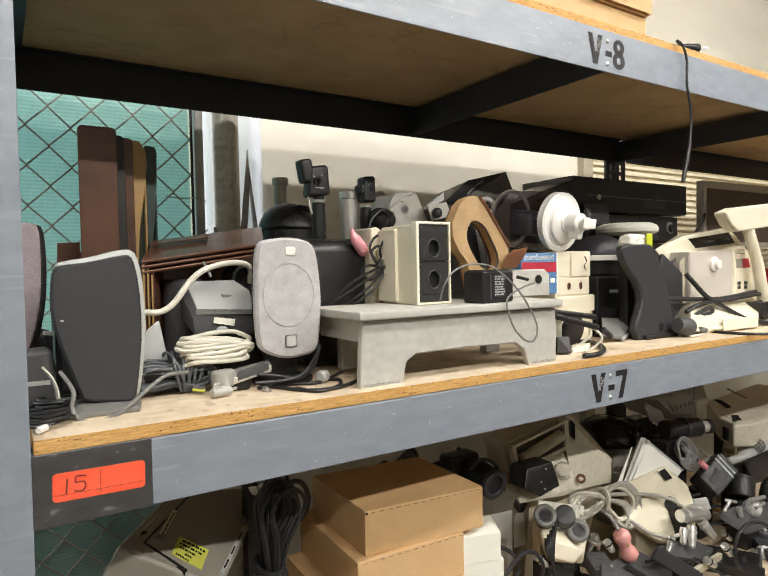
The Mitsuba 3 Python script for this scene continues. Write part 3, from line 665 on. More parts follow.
# ------------------------------------------------------------------ middle shelf, the stand and what is on it
RZ = .136
t = Thing('monitor_stand', 'pale grey plastic monitor stand bridging the front edge of the middle shelf', 'stand')
t.part('top', box(.428, .872, .012, .195, RZ-.014, RZ, .003), 'grey_plastic')
t.part('front_skirt', flat([(0.4418, 0.1213), (0.8652, 0.1190), (0.8701, 0.0768), (0.8665, 0.0178), (0.7943, 0.0158), (0.7820, 0.0465), (0.7620, 0.0610), (0.6533, 0.0632), (0.5396, 0.0618), (0.5217, 0.0507), (0.5132, 0.0148), (0.4341, 0.0168), (0.4373, 0.0775)], .026, .012, .002), 'grey_plastic')
for x in (.45, .855):
    t.part('rib', box(x-.004, x+.004, .037, .18, RZ-.05, RZ-.013, .002), 'grey_plastic')
for x in (.50, .835):
    t.part('rear_leg', box(x-.02, x+.02, .165, .185, ZT+.004, RZ-.013, .004), 'grey_plastic')
for x0, x1 in ((.436, .508), (.80, .862)):
    t.part('rubber_foot', box(x0, x1, .026, .040, ZT+.0002, ZT+.006, .001), 'black')

# black charger box behind the stand with the two hand-held scopes
t = Thing('charger_box', 'black rounded charger box standing behind the left end of the monitor stand', 'box')

t.part('body', box(.443, .586, .232, .37, ZT, .258, .026), 'black')
t.part('well', at(ring(.012, .017, .008), (.50, .29, .2565)), 'black_gloss')
t = Thing('domed_canister', 'black canister with a round lid behind the light grey speaker', 'canister')
c0 = (0.5207, 0.4700, 0.2882)
t.part('body', at(cyl(.062, c0[2]-ZT+.004, 36, .006), (c0[0], c0[1], ZT)), 'black')
t.part('lid', at(lathe([(.064, -.004), (.066, .0), (.064, .012), (.052, .034), (.03, .05), (0, .056)], 40), (c0[0], c0[1], c0[2]+.004)), 'black')
t.part('rim', along(ring(.034, .045, .006, 32, .002), (0.5217, 0.4150, 0.2933), (0.5170, 0.4000, 0.2901)), 'black_gloss')
a, b = (0.5455, 0.5700, 0.3302), (0.5478, 0.5700, 0.4146)
t = Thing('steel_tube', 'slim dull steel tube with a collar standing behind the black canister', 'tube')
t.part('pipe', at(ring(.0125, .0155, b[2]-ZT-.004, 24), (a[0], a[1], ZT)), 'dull_steel')
t.part('collar', at(ring(.0135, .019, .016, 24, .003), (a[0], a[1], b[2]-.014)), 'dull_steel')
# scope 1
def scope(lab, y, hx, ztop, zneck, zbot, s, tilt):
    t = Thing('ophthalmoscope', lab, 'medical instrument')
    t.part('handle', at(cyl(.0125*s, zneck-zbot, 24, .003), (hx, y, zbot)), 'black')
    for k in range(8):
        a = k*math.pi/4
        t.part('grip_rib', box(hx+.0122*s*math.cos(a)-.0015, hx+.0122*s*math.cos(a)+.0015, y+.0122*s*math.sin(a)-.0015, y+.0122*s*math.sin(a)+.0015, zbot+.015, zneck-.02, .0006), 'black')
    t.part('collar', at(ring(.008*s, .0133*s, .006), (hx, y, zneck-.004)), 'chrome')
    return t
hp, ht = (0.5037, 0.2900, 0.2806), (0.5045, 0.2900, 0.3997)
t = scope('black otoscope with a tilted eyepiece standing in the charger box', .29, hp[0], 0, (0.5050, 0.2900, 0.3326)[2], .2585, 1.0, 0)
t.part('neck', at(cyl(.011, .012, 20, .002), (hp[0], .29, (0.5050, 0.2900, 0.3345)[2])), 'black')
hc = (0.4995, 0.2900, 0.3688)
t.part('head', hull([(hc[0]+a*.017, .29+b*.011, hc[2]+c) for a, b, c in ((-1, -1, -.024), (1, -1, -.02), (-1, 1, -.024), (1, 1, -.02), (-.7, -1, .022), (.8, -1, .026), (-.7, 1, .022), (.8, 1, .026), (1.15, 0, .004))], .006), 'black')
t.part('eyepiece', at(rbox(.024, .030, .044, .005), (0.4804, 0.2900, 0.3657), ry=-10), 'black')
t.part('lens_wheel', at(ring(.003, .008, .004), M=T((0.4927, 0.2720, 0.3679), rx=90)), 'black_gloss')
for q in ((309, 178), (311, 186), (318, 176)):
    t.part('screw', at(cyl(.0019, .002, 10), M=T((hc[0]+(q[0]-316)*.0018, .2735, hc[2]-(q[1]-182)*.0018), rx=90)), 'satin_steel')
t.part('marking', box(hc[0]-.010, hc[0]+.008, .2722, .2735, hc[2]-.014, hc[2]-.0125, .0003), 'label_grey', False)
t.part('clip', tube([(0.4794, 0.2850, 0.3405), (0.4807, 0.2800, 0.3211), (0.4845, 0.2800, 0.3061)], .0022, 6), 'satin_steel')
# flask
fb, ft = (0.6345, 0.4000, 0.2749), (0.6368, 0.4000, 0.3692)
t = Thing('steel_cylinder', 'brushed steel cylinder with a bright cap behind the black charger box', 'cylinder')
t.part('body', at(cyl(.0205, ft[2]-ZT-.008, 32, .002), (fb[0], .40, ZT)), 'satin_steel')
t.part('cap', at(cyl(.0225, .017, 32, .002), (fb[0], .40, ft[2]-.017)), 'chrome')
# scope 2
hp = (0.6582, 0.3700, 0.3018)
t = scope('black ophthalmoscope with a square head, right of the steel cylinder', .37, hp[0], 0, (0.6565, 0.3700, 0.3365)[2], .172, .95, 0)
hc = (0.6598, 0.3700, 0.3713)
t.part('head', hull([(hc[0]+a*.011, .37+b*.012, hc[2]+c) for a, b, c in ((-1, -1, -.022), (1, -1, -.022), (-1, 1, -.022), (1, 1, -.022), (-.8, -1, .022), (.9, -1, .024), (-.8, 1, .022), (.9, 1, .024))], .005), 'black')
t.part('lens', at(cyl(.007, .004, 20), M=T((hc[0]+.006, .355, hc[2]+.003), rx=90)), 'lens')
t.part('rest', at(rbox(.014, .03, .02, .003), (hc[0]-.014, .37, hc[2]-.01)), 'black')
t = Thing('charger_box', 'small black charger box between the steel cylinder and the cream case', 'box')
t.part('body', box(hp[0]-.013, hp[0]+.028, .33, .40, ZT, .172, .008), 'black')
t.part('seam', box(hp[0]-.008, hp[0]+.02, .3292, .3306, .12, .122, .0003), 'dark_grey', False)
t = Thing('headset', 'black padded headset lying behind the cream speaker under the grey instrument', 'headset')
for k, p in enumerate(((0.6666, 0.3300, 0.3075), (0.6868, 0.3300, 0.3038), (0.6738, 0.3300, 0.2928))):
    t.part('pad', at(trimesh.creation.icosphere(3, .022-.003*k), p), 'black_matte')
t.part('band', tube([(0.6203, 0.3000, 0.2753), (0.6305, 0.3000, 0.3021), (0.6578, 0.3000, 0.3215), (0.6826, 0.3000, 0.3140)], .0035, 8), 'black_cable')
t.part('stalk', tube([(0.6922, 0.3500, 0.3098), (.70, .385, .12), (.70, .385, ZT+.004)], .012, 8), 'black')

single('rubber_clip', 'pink rubber finger draped over the right edge of the black charger box', 'clip',
       tube([(0.5398, 0.2250, 0.2752), (0.5421, 0.2220, 0.2620), (0.5504, 0.2220, 0.2489), (0.5589, 0.2220, 0.2376), (0.5630, 0.2220, 0.2244)], list(np.interp(np.linspace(0, 1, 25), [0, .15, .35, .6, .85, 1], [.003, .005, .010, .0115, .0105, .005])), 12), 'pink', smooth=True)
t = Thing('cream_case', 'narrow cream plastic case standing behind the cord bundle', 'case')
t.part('body', flat([(0.5754, 0.2752), (0.5889, 0.2792), (0.6159, 0.2644), (0.6228, 0.2625), (0.6200, 0.1387), (0.6187, 0.0804), (0.5709, 0.0838)], .215, .09, .003), 'cream')
t.part('foot', box(.597, .640, .222, .30, ZT, .11, .002), 'cream')
t.part('seam', flat([(0.5844, 0.2354), (0.5889, 0.2354), (0.5864, 0.1288), (0.5819, 0.1290)], .2138, .002, 0), 'cream_dark', False)

t = Thing('cord_bundle', 'tied bundle of thin black cords hanging over the cream case', 'cords')
for k, pts in enumerate([[(0.5869, 0.1900, 0.2010), (0.5591, 0.1800, 0.2197), (0.5511, 0.1800, 0.2416), (0.5697, 0.1850, 0.2603), (0.5893, 0.1850, 0.2531), (0.5789, 0.1800, 0.2269), (0.5631, 0.1800, 0.2050)],
                         [(0.5914, 0.1900, 0.2047), (0.5660, 0.1700, 0.2303), (0.5752, 0.1700, 0.2522), (0.5885, 0.1700, 0.2579), (0.5903, 0.1700, 0.2413), (0.5745, 0.1700, 0.2193), (0.5568, 0.1700, 0.2013)],
                         [(0.5850, 0.1800, 0.2046), (0.5570, 0.1700, 0.2122), (0.5551, 0.1800, 0.2307), (0.5683, 0.1800, 0.2416), (0.5856, 0.1800, 0.2343), (0.5787, 0.1700, 0.2119)],
                         [(0.5785, 0.1700, 0.2046), (0.5436, 0.1700, 0.1835), (0.5114, 0.1800, 0.1627), (0.4839, 0.1900, 0.1457), (0.4728, 0.2000, 0.1351)],
                         [(0.5762, 0.1700, 0.2010), (0.5476, 0.1700, 0.1725), (0.5207, 0.1750, 0.1517), (0.5041, 0.1900, 0.1375), (0.4930, 0.2000, 0.1304)],
                         [(0.5784, 0.1700, 0.1991), (0.5573, 0.1650, 0.1723), (0.5344, 0.1700, 0.1513), (0.5149, 0.1800, 0.1374), (0.5019, 0.1900, 0.1322)],
                         [(0.5720, 0.1700, 0.2047), (0.5353, 0.1700, 0.1909), (0.5076, 0.1800, 0.1736), (0.4923, 0.1900, 0.1560), (0.4810, 0.2000, 0.1401)],
                         [(0.5718, 0.1800, 0.2048), (0.5387, 0.1750, 0.2053), (0.5329, 0.1800, 0.1909), (0.5539, 0.1800, 0.1795), (0.5804, 0.1800, 0.1973)]]):
    t.part('cord', tube(pts, .0023, 7), 'black_cable')
t.part('tie', tube([(0.5578, 0.1680, 0.2067), (0.5687, 0.1650, 0.2029), (0.5793, 0.1680, 0.2009)], [.004]*13, 8), 'black')

# cream speaker
t = Thing('desktop_speaker', 'cream boxy speaker with a dark front and two round ports, on the monitor stand', 'speaker')
sy = .070
e = [(0.5780, 0.2795), (0.6494, 0.2813), (0.6465, 0.1319), (0.5748, 0.1287)]
sx0, sx1, sz0, sz1 = e[0][0], e[1][0], RZ+.0005, e[0][1]
sd = .115
t.part('cabinet', box(sx0, sx1, sy+.012, sy+sd, sz0, sz1-.004, .003), 'cream')
t.part('front_frame', cat(box(sx0-.002, sx0+.004, sy, sy+.016, sz0, sz1, .0015), box(sx1-.003, sx1+.001, sy, sy+.016, sz0, sz1, .0012), box(sx0-.002, sx1+.001, sy, sy+.016, sz1-.005, sz1, .0015), box(sx0-.002, sx1+.001, sy, sy+.016, sz0, sz0+.004, .0012)), 'cream')
mx, wz = (sx0+sx1)/2+.001, sz1-sz0
def ported(z0, z1, cz):
    o = [(sx0+.0045, z0), (sx1-.0035, z0), (sx1-.0035, z1), (sx0+.0045, z1)]
    return flat(o, sy+.003, .008, 0, holes=[oval(mx, cz, .0125, .0155)[::-1]])
c1, c2 = sz1-.046, sz0+.043
t.part('port_panel', ported(sz0+wz*.53, sz1-.006, c1), 'black_matte')
t.part('port_panel', ported(sz0+.018, sz0+wz*.515, c2), 'black_matte')
t.part('front_baffle', box(sx0+.004, sx1-.003, sy+.004, sy+.012, sz0+.003, sz0+.0175, .0008), 'black_matte')
t.part('backing', box(sx0+.004, sx1-.003, sy+.0105, sy+.013, sz0+.003, sz1-.005, .0005), 'hole')
for cz in (c1, c2):
    q_ = np.linspace(0, 2*math.pi, 33)[:-1]
    t.part('port_ring', tube([(mx+.0128*math.cos(q), sy+.003, cz+.0158*math.sin(q)) for q in q_], .0016, 6, 1, closed=True), 'charcoal')
t.part('side_step', box(sx0-.006, sx0+.002, sy+.06, sy+sd+.004, sz0+.004, sz1-.010, .002), 'cream')
t.part('rear_foot', box(sx0-.003, sx0+.008, sy+sd-.004, sy+sd+.006, sz0, sz0+.012, .001), 'tan_dark')

# grey instruments behind the cream speaker
t = Thing('grey_instrument', 'angular light grey instrument with a screw in its face, behind the cream speaker', 'instrument')
t.part('body', flat([(0.7122, 0.3310), (0.7476, 0.3569), (0.7893, 0.3701), (0.8194, 0.3119), (0.8290, 0.2172), (0.8366, 0.0184), (0.7187, 0.0284), (0.7249, 0.3027)], .36, .10, .004), 'grey_plastic')
t.part('side_panel', flat([(0.7220, 0.3559), (0.7357, 0.3677), (0.7880, 0.3726), (0.7490, 0.3572), (0.7136, 0.3335)], .363, .09, .001), 'light_grey')
sc = (0.7546, 0.3590, 0.3325)
t.part('screw', at(ring(.004, .009, .003), M=T((sc[0], .360, sc[2]), rx=90)), 'mid_grey')
t.part('screw_head', at(cyl(.0045, .003, 16), M=T((sc[0], .3605, sc[2]), rx=90)), 'dark_grey')
t.part('scratch', tube([(0.7442, 0.3592, 0.3499), (0.7495, 0.3592, 0.3457)], .0008, 5), 'ink')
t = Thing('plastic_bag', 'crumpled clear plastic wrapper lying behind the square scope head', 'wrapper')
wb = at(trimesh.creation.icosphere(3, 1.0), np.zeros(3)); wb.apply_scale([.034, .03, .026]); wb.vertices += (meshkit.noise(wb.vertices*90, 3)-.5)[:, None]*.014
t.part('film', at(wb, (0.7650, 0.4700, 0.3742)), 'clear', False)
t.part('inner', at(dimples(at(trimesh.creation.icosphere(2, .02), (0, 0, 0)), .006, 60, 4), (0.7590, 0.4700, 0.3643)), 'light_grey', False)
t.part('support', box(.78, .86, .465, .56, ZT, (0.7586, 0.4700, 0.3475)[2], .004), 'mid_grey')

# dark projector-like case
t = Thing('projector', 'dark grey slanted projector case with a pale lens ring, behind the tan oval frame', 'projector')
pf = [(0.8670, 0.3600, 0.3506), (0.9416, 0.3600, 0.4042), (1.0832, 0.3800, 0.4381), (1.1037, 0.3800, 0.3984), (1.0247, 0.3600, 0.3298), (0.9459, 0.3600, 0.2984), (0.8751, 0.3600, 0.3063)]
pb = [np.array(p)+[.02, .13, -.012] for p in pf]
t.part('case', hull(pf+pb, .003), 'olive_grey')
t.part('dark_panel', hull([(0.8611, 0.3450, 0.3535), (0.9287, 0.3450, 0.4038), (1.0467, 0.3600, 0.4304), (1.0030, 0.3600, 0.4152), (0.9346, 0.3450, 0.3852), (0.8829, 0.3500, 0.3479), (0.8730, 0.3600, 0.3509), (1.0562, 0.3700, 0.4299)], .0015), 'black')
for q in ((458, 190, 470, 184), (472, 186, 484, 180), (462, 195, 470, 189)):
    t.part('vent', along(rbox(.004, .004, .03, .001), np.array(pf[1])+[(q[0]-468)*.0025, -.014, (182-q[1])*.0024], np.array(pf[1])+[(q[2]-468)*.0025, -.012, (182-q[3])*.0024]), 'mid_grey')
lc = (0.9881, 0.3450, 0.3468)
t.part('lens_ring', along(ring(.012, .024, .012, 32, .003), lc, np.array(lc)+[.45, 1.0, -.1]), 'light_grey')
t.part('lens', along(cyl(.0125, .008), np.array(lc)+[.003, .006, 0], np.array(lc)+[.45, 1.0, -.1]), 'lens')
t.part('pedestal', box(pf[5][0]-.04, pf[5][0]+.07, .39, .48, ZT, pf[5][2]+.01, .004), 'black')
t = Thing('silver_bracket', 'small silver and cream bracket sticking out left of the dark projector', 'bracket')
t.part('arm', hull([(0.7918, 0.3300, 0.3378), (0.8437, 0.3300, 0.3717), (0.8433, 0.3300, 0.3535), (0.7973, 0.3300, 0.3313), (0.8030, 0.3450, 0.3397), (0.8556, 0.3450, 0.3740), (0.8553, 0.3450, 0.3556)]), 'label_grey', False)
t.part('block', hull([(0.7899, 0.3200, 0.3368), (0.8410, 0.3200, 0.3456), (0.8521, 0.3200, 0.3165), (0.8004, 0.3200, 0.3060), (0.8049, 0.3400, 0.3393), (0.8570, 0.3400, 0.3482), (0.8683, 0.3400, 0.3186), (0.8157, 0.3400, 0.3079)], .002), 'grey_plastic')
t.part('knob', at(trimesh.creation.icosphere(2, .012), (0.8071, 0.3100, 0.3210)), 'charcoal')
t.part('stem', box(.775, .80, .335, .36, ZT, .225, .003), 'black')

# tan oval frame
t = Thing('oval_frame', 'tan wooden frame with an oval opening, standing behind the black adapter', 'frame', M=T((.012, 0, 0)))
fo = [(0.6884, 0.3137), (0.7028, 0.3272), (0.7222, 0.3336), (0.7345, 0.3323), (0.7466, 0.3198), (0.7712, 0.2866), (0.8017, 0.2507), (0.8119, 0.2314), (0.8034, 0.1965), (0.8020, 0.1150), (0.7379, 0.1147), (0.7189, 0.1569), (0.7054, 0.2093), (0.6867, 0.2296), (0.6731, 0.2533), (0.6714, 0.2823)]
fo = [(a_, max(b_, RZ+.0008)) for a_, b_ in fo]
fh = smooth_poly([(0.7263, 0.2892), (0.7116, 0.2814), (0.7039, 0.2591), (0.7107, 0.2370), (0.7249, 0.2165), (0.7394, 0.1976), (0.7695, 0.1875), (0.7878, 0.2026), (0.7830, 0.2276), (0.7681, 0.2523), (0.7508, 0.2786)], 1)
t.part('ring', flat(rounded(fo, .004), .105, .022, 0, holes=[fh[::-1]]), 'tan')
t.part('edge_strip', tube([np.array((0.7379, 0.1040, 0.3311)), (0.7551, 0.1040, 0.3130), (0.7825, 0.1040, 0.2776), (0.8132, 0.1040, 0.2374)], .0028, 6), 'tan_dark')
t.part('inner_rim', tube([(a, .108, b) for a, b in fh], .0018, 6, 2, closed=True), 'dark_grey')
t.part('rear_ring', flat(np.array(rounded(fo, .004))+[.012, .0], .135, .012, 0, holes=[(np.array(fh)+[.012, .0])[::-1]]), 'tan_dark')
t.part('brown_tip', hull([(0.7865, 0.0960, 0.1968), (0.7916, 0.0900, 0.2196), (0.8172, 0.1000, 0.2314), (0.8609, 0.1000, 0.2373), (0.8495, 0.1000, 0.2195), (0.8313, 0.1040, 0.1961), (0.8145, 0.1200, 0.1965), (0.8558, 0.1200, 0.2160)]), 'tan_dark', False, label='dark red-brown pointed tip')
t = Thing('dark_strips', 'dark curved plastic pieces seen through the oval opening of the tan frame', 'plastic pieces')
for k in range(3):
    t.part('strip', hull([np.array((0.7774, 0.1650, 0.2856))+[.014*k, 0, -.008*k], np.array((0.7880, 0.1650, 0.2859))+[.014*k, 0, -.008*k], np.array((0.8076, 0.1650, 0.1930))+[.014*k, 0, 0], np.array((0.8212, 0.1650, 0.1928))+[.014*k, 0, 0],
            np.array((0.7843, 0.1730, 0.2864))+[.014*k, 0, -.008*k], np.array((0.8285, 0.1730, 0.1927))+[.014*k, 0, 0], np.array((0.8115, 0.1650, 0.1113))+[.014*k, 0, 0]]), ['black', 'mid_grey', 'black'][k])

# black adapter with its cord
t = Thing('power_adapter', 'black power adapter with a printed label on the front of the monitor stand', 'adapter', M=T((.716, .046, RZ+.0004), rz=6) @ np.diag([.92, 1, 1, 1]))
t.part('case', hull([(a*.041, b*.020, c) for a in (-1, 1) for b in (-1, 1) for c in (.004, .052)]+[(a*.037, b*.017, c) for a in (-1, 1) for b in (-1, 1) for c in (.002, .055)], .003), 'black')
t.part('label', box(-.014, .020, -.0236, -.0229, .010, .050, .0002), 'charcoal')
g = random.Random(5)
for r_ in range(8):
    x = -.011
    while x < .014:
        w = g.uniform(.002, .006)
        t.part('label_print', box(x, x+w, -.0240, -.0235, .013+r_*.0045, .0155+r_*.0045, 0), 'label_grey', False); x += w+.0018
t.part('front_rib', cat(*[box(-.024+dx, -.021+dx, -.0245, -.0225, .006, .050, .0008) for dx in (0,)]), 'dark_grey')
t.part('strain_relief', at(cyl(.0045, .022, 14), (.042, -.004, .034), ry=78), 'black')
t = Thing('adapter_cord', 'thin dark cord looping from the black adapter over the edge of the stand', 'cord')
t.part('cord', tube([(0.6089, 0.0500, 0.1449), (0.6021, 0.0300, 0.1692), (0.6180, 0.0280, 0.1905), (0.6426, 0.0260, 0.2019), (0.6704, 0.0220, 0.2048), (0.6988, 0.0180, 0.1992), (0.7277, 0.0140, 0.1812), (0.7505, 0.0080, 0.1577), (0.7707, 0.0040, 0.1303), (0.7893, 0.0030, 0.0988), (0.7916, 0.0030, 0.0788), (0.7812, 0.0030, 0.0651),
     (0.7612, 0.0030, 0.0686), (0.7394, 0.0030, 0.0862), (0.7254, 0.0030, 0.1099), (0.7215, 0.0060, 0.1326), (0.7300, 0.0120, 0.1443), (0.7556, 0.0180, 0.1555), (0.7848, 0.0220, 0.1634), (0.8117, 0.0280, 0.1680)], .0017, 7), 'grey_cable')
t.part('plug', along(cyl(.003, .03, 12), (0.7665, 0.0260, 0.1802), (0.8118, 0.0280, 0.1717)), 'black')

# printed carton, grey device, cream outlet box
t = Thing('printed_carton', 'small carton with a blue and red printed front, behind the pale grey device', 'carton')
e = [(0.9185, 0.2272), (1.0269, 0.2291), (1.0287, 0.1264), (0.9168, 0.1227)]
x0, x1, z1 = e[0][0], e[1][0], e[0][1]
t.part('carton', box(x0, x1+.006, .166, .192, RZ+.0006, z1, .0012), 'blue_print')
t.part('red_band', box(x0+.002, x1+.001, .1650, .1662, z1-.042, z1-.020, .0002), 'red_print', False)
t.part('white_edge', box(x1+.002, x1+.0066, .1650, .1932, RZ+.0006, z1+.001, .0005), 'paper')
t.part('lettering', at(flat_text('powerguard', .0118), M=T(((x0+x1)/2+.002, .1655, z1-.010)) @ trimesh.transformations.rotation_matrix(math.pi, [0, 1, 0])), 'white', False)
t.part('small_print', box(x1-.018, x1-.004, .1650, .1662, z1-.066, z1-.056, .0002), 'paper', False)
t = Thing('grey_device', 'pale grey rounded device with a black jack socket on the monitor stand', 'device')
e = [(0.8421, 0.1920), (0.9365, 0.1924), (0.9513, 0.1817), (0.9506, 0.1335), (0.8411, 0.1301)]
zb = RZ+.0006
oo = [(a, max(b, zb)) for a, b in e]; oo[3] = (oo[3][0], zb); oo[4] = (oo[4][0], zb)
t.part('body', flat(oo, .115, .035, .003), 'grey_plastic')
jc = (0.9155, 0.1150, 0.1721)
t.part('socket', at(ring(.004, .0085, .004), M=T((jc[0], .1152, jc[2]), rx=90)), 'black')
t.part('socket_hole', at(cyl(.006, .002), M=T((jc[0], .1148, jc[2]), rx=90)), 'hole')

t = Thing('outlet_box', 'cream plastic outlet box with two oval sockets beside the printed carton', 'box')
e = [(1.0586, 0.2321), (1.1808, 0.2367), (1.1793, 0.1070), (1.0568, 0.1083)]
ox0, ox1, oz1 = e[0][0]+.002, e[1][0], e[0][1]
t.part('body', box(ox0, ox1, .198, .37, ZT, oz1, .003), 'cream')
t.part('upper_panel', box(ox0+.001, ox0+.050, .1955, .199, oz1-.060, oz1-.001, .001), 'cream')
t.part('upper_panel', box(ox0+.0515, ox1-.001, .1945, .199, oz1-.060, oz1-.001, .001), 'cream')
t.part('socket_plate', box(ox0+.008, ox1-.004, .195, .199, oz1-.103, oz1-.063, .003), 'cream')
for q in (569, 581):
    sxx = ox0+(q-557)/(592-557)*(ox1-ox0)
    t.part('socket', flat(oval(sxx, oz1-.082, .0042, .0085), .1915, .003, 0), 'tan_dark', False)
    t.part('slot', flat(oval(sxx, oz1-.079, .0018, .0028, 14), .1908, .002, 0), 'hole', False)
    t.part('slot', flat(oval(sxx, oz1-.085, .0018, .0028, 14), .1908, .002, 0), 'hole', False)
t.part('foot', box(ox0+.004, ox1-.002, .192, .200, oz1-.150, oz1-.108, .003), 'cream')
t.part('stain', tube([(ox1-.022, .1935, oz1-.012), (ox1-.016, .1932, oz1-.025), (ox1-.024, .1932, oz1-.034), (ox1-.020, .1932, oz1-.044)], .0013, 5), 'tan_dark')
t.part('side_block', box(ox1+.0005, ox1+.022, .200, .24, oz1-.145, oz1-.105, .003), 'cream')
t.part('side_post', box(ox1+.0005, ox1+.02, .205, .235, ZT, oz1-.144, .002), 'cream_dark')

# clear jar with a white lid
t = Thing('clear_jar', 'clear plastic jar with a white domed lid lying on the cream outlet box', 'jar')
lcx, lcz = (1.0680, 0.1800, 0.2978)[0], oz1+.0655
ax = T((lcx, .19, lcz+.002), rz=3, rx=-90+7)
t.part('wall', at(lathe([(0, .155), (.062, .155), (.070, .148), (.071, .02), (.064, .0)], 44), M=ax), 'smoke', True)
t.part('neck_ring', at(ring(.058, .067, .008, 44), M=ax @ T((0, 0, .002))), 'white')
t.part('bottom_rim', at(ring(.062, .072, .004, 44), M=ax @ T((0, 0, .147))), 'warm_grey')
t.part('content', at(dimples(at(rbox(.07, .06, .07, .012), (0, 0, .05)), .004, 60), M=ax @ T((-.004, .008, .0))), 'violet_grey')
lx = T((lcx, .185, lcz), rz=3, rx=90+7) @ np.diag([1.08, 1.08, 1, 1])
t.part('lid', at(lathe([(.0605, -.010), (.0625, -.004), (.0625, .002), (.058, .004), (.052, .003), (.046, .006), (.044, .014), (.034, .019), (.026, .020), (.024, .024), (0, .026)], 48), M=lx), 'white_gloss')
t.part('spout', at(cyl(.021, .034, 28, .003), M=lx @ T((0, 0, .022))), 'white_gloss')
t.part('spout_neck', at(cyl(.013, .02, 24, .002), M=lx @ T((0, 0, .054))), 'white')
t.part('spout_flange', at(rbox(.040, .020, .006, .002), M=lx @ T((.0, 0, .072))), 'white_gloss')
t.part('tab', at(rbox(.014, .022, .03, .004), M=lx @ T((-.004, -.022, .03))), 'white')

# handset parts under the cream outlet box
t = Thing('black_paddle', 'long black plastic bars sticking out of the right end of the monitor stand', 'bars')
t.part('bar', along(rbox(.012, .016, .125, .004), (0.9365, 0.1000, 0.1036), (1.0895, 0.0850, 0.0827)), 'black')
t.part('bar', along(rbox(.012, .014, .125, .004), (0.9197, 0.0850, 0.0992), (1.0531, 0.0600, 0.0631)), 'black')
t.part('joint', hull([(0.9085, 0.0800, 0.1102), (0.9287, 0.0800, 0.0949), (0.9417, 0.1100, 0.1069), (0.9627, 0.1100, 0.0911)], .005), 'black')
t.part('leg', hull([(0.9337, 0.0950, 0.0916), (0.9447, 0.0950, 0.0246), (.872, .095, ZT+.005), (.885, .11, ZT+.005), (.872, .11, .1)], .004), 'black')
t.part('tip', along(cyl(.006, .03, 14), (1.0499, 0.0600, 0.0633), (1.0701, 0.0580, 0.0471)), 'charcoal')
single('black_disk', 'black round rubber disk standing under the black bars', 'disk', at(lathe([(0, 0), (.030, 0), (.034, .004), (.034, .012), (.024, .016), (0, .016)], 36), M=T(((1.0512, 0.1400, 0.0661)[0], .135, ZT+.0345), rx=-80)), 'black')
single('thin_cable', 'thin white cord looping on the shelf right of the monitor stand', 'cord', tube([(0.9856, 0.0549, 0.0210), (1.0651, 0.0900, 0.0230), (1.0854, 0.0900, 0.0388), (1.0783, 0.1000, 0.0561), (1.0584, 0.1000, 0.0619), (1.0582, 0.1000, 0.0444), (1.0196, 0.0900, 0.0333), (0.9775, 0.0813, 0.0210)], .003, 8), 'pale_cable')
t = Thing('folded_tag', 'cream tag lying on the shelf beside the right foot of the stand', 'tag')
t.part('card', hull([(0.9968, 0.1002, 0.0215), (1.0782, 0.1162, 0.0215), (1.0277, 0.0759, 0.0340), (0.9986, 0.0989, 0.0300), (0.9781, 0.0818, 0.0188), (1.0143, 0.0704, 0.0188)], .0006), 'cream')
t = Thing('grey_block', 'small grey green plastic block on the shelf against the right foot of the stand', 'block')
t.part('body', hull([(0.9287, 0.0756, 0.0240), (0.9466, 0.0603, 0.0240), (0.9284, 0.0750, 0.0526), (0.9582, 0.0750, 0.0502), (0.9858, 0.1200, 0.0441), (1.0515, 0.1603, 0.0240)], .003), 'dark_grey')
single('black_cable', 'thick black cable end curving on the shelf under the bars', 'cable', tube([(1.1011, 0.1708, 0.0235), (1.1080, 0.1398, 0.0235), (1.0818, 0.0925, 0.0235), (1.0235, 0.0377, 0.0235), (0.9683, 0.0096, 0.0235), (0.9267, 0.0096, 0.0235)], .0048, 9), 'black_cable')
t = Thing('pipe_fitting', 'beige plastic fitting behind the black bars at the end of the stand', 'fitting')
t.part('body', hull([(0.9617, 0.1200, 0.0884), (0.9864, 0.1200, 0.0869), (0.9858, 0.1200, 0.0441), (0.9611, 0.1200, 0.0460), (.95, .15, ZT+.004), (.97, .15, ZT+.004)], .004), 'beige')

# black printer box and the bowl on it
t = Thing('black_printer', 'black box-shaped printer with a small silver badge and a grey flap', 'printer')
e = [(1.2116, 0.1687), (1.4570, 0.1627), (1.4560, 0.0201), (1.2101, 0.0378)]
px0, px1, pz1 = e[0][0]+.02, e[1][0]-.03, e[0][1]
t.part('case', box(px0, px1, .215, .38, ZT, pz1, .006), 'black')
t.part('badge', box(px0+.048, px0+.080, .2135, .216, pz1-.042, pz1-.034, .001), 'label_grey')
t.part('seam', cat(*[box(px0+.01, px1-.01, .2142, .2155, z, z+.0012, .0003) for z in (pz1-.075, pz1-.090, pz1-.105)]), 'charcoal', False)
t.part('flap', hull([(1.2291, 0.2000, 0.0672), (1.3565, 0.2000, 0.0568), (1.2033, 0.1250, 0.0287), (1.1346, 0.1250, 0.0433), (1.2290, 0.2000, 0.0598), (1.3564, 0.2000, 0.0491), (1.2032, 0.1250, 0.0217), (1.1345, 0.1250, 0.0364)], .001), 'mid_grey')
t.part('flap_edge', hull([(1.3545, 0.1900, 0.0396), (1.1963, 0.1200, 0.0274), (1.3544, 0.1900, 0.0293), (1.1963, 0.1200, 0.0204)], .001), 'light_grey')
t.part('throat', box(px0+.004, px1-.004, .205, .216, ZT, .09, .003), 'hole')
t = Thing('black_bowl', 'black upturned bowl with a white band, resting on the black printer', 'bowl')
bc = (1.3400, 0.3000, 0.2057)
zb = pz1+.0005; R_ = .070
t.part('dome', at(lathe([(R_, .048), (R_*.99, .060), (R_*.93, .078), (R_*.78, .094), (R_*.5, .105), (0, .110)], 44), (bc[0], .30, zb)), 'charcoal', True)
t.part('drum', at(lathe([(0, 0), (R_*.86, 0), (R_*.92, .006), (R_*.94, .040), (R_, .048), (0, .05)], 44), (bc[0], .30, zb)), 'black')
t.part('band', at(ring(R_*.93, R_+.006, .014, 44), (bc[0], .30, zb+.040)), 'white')
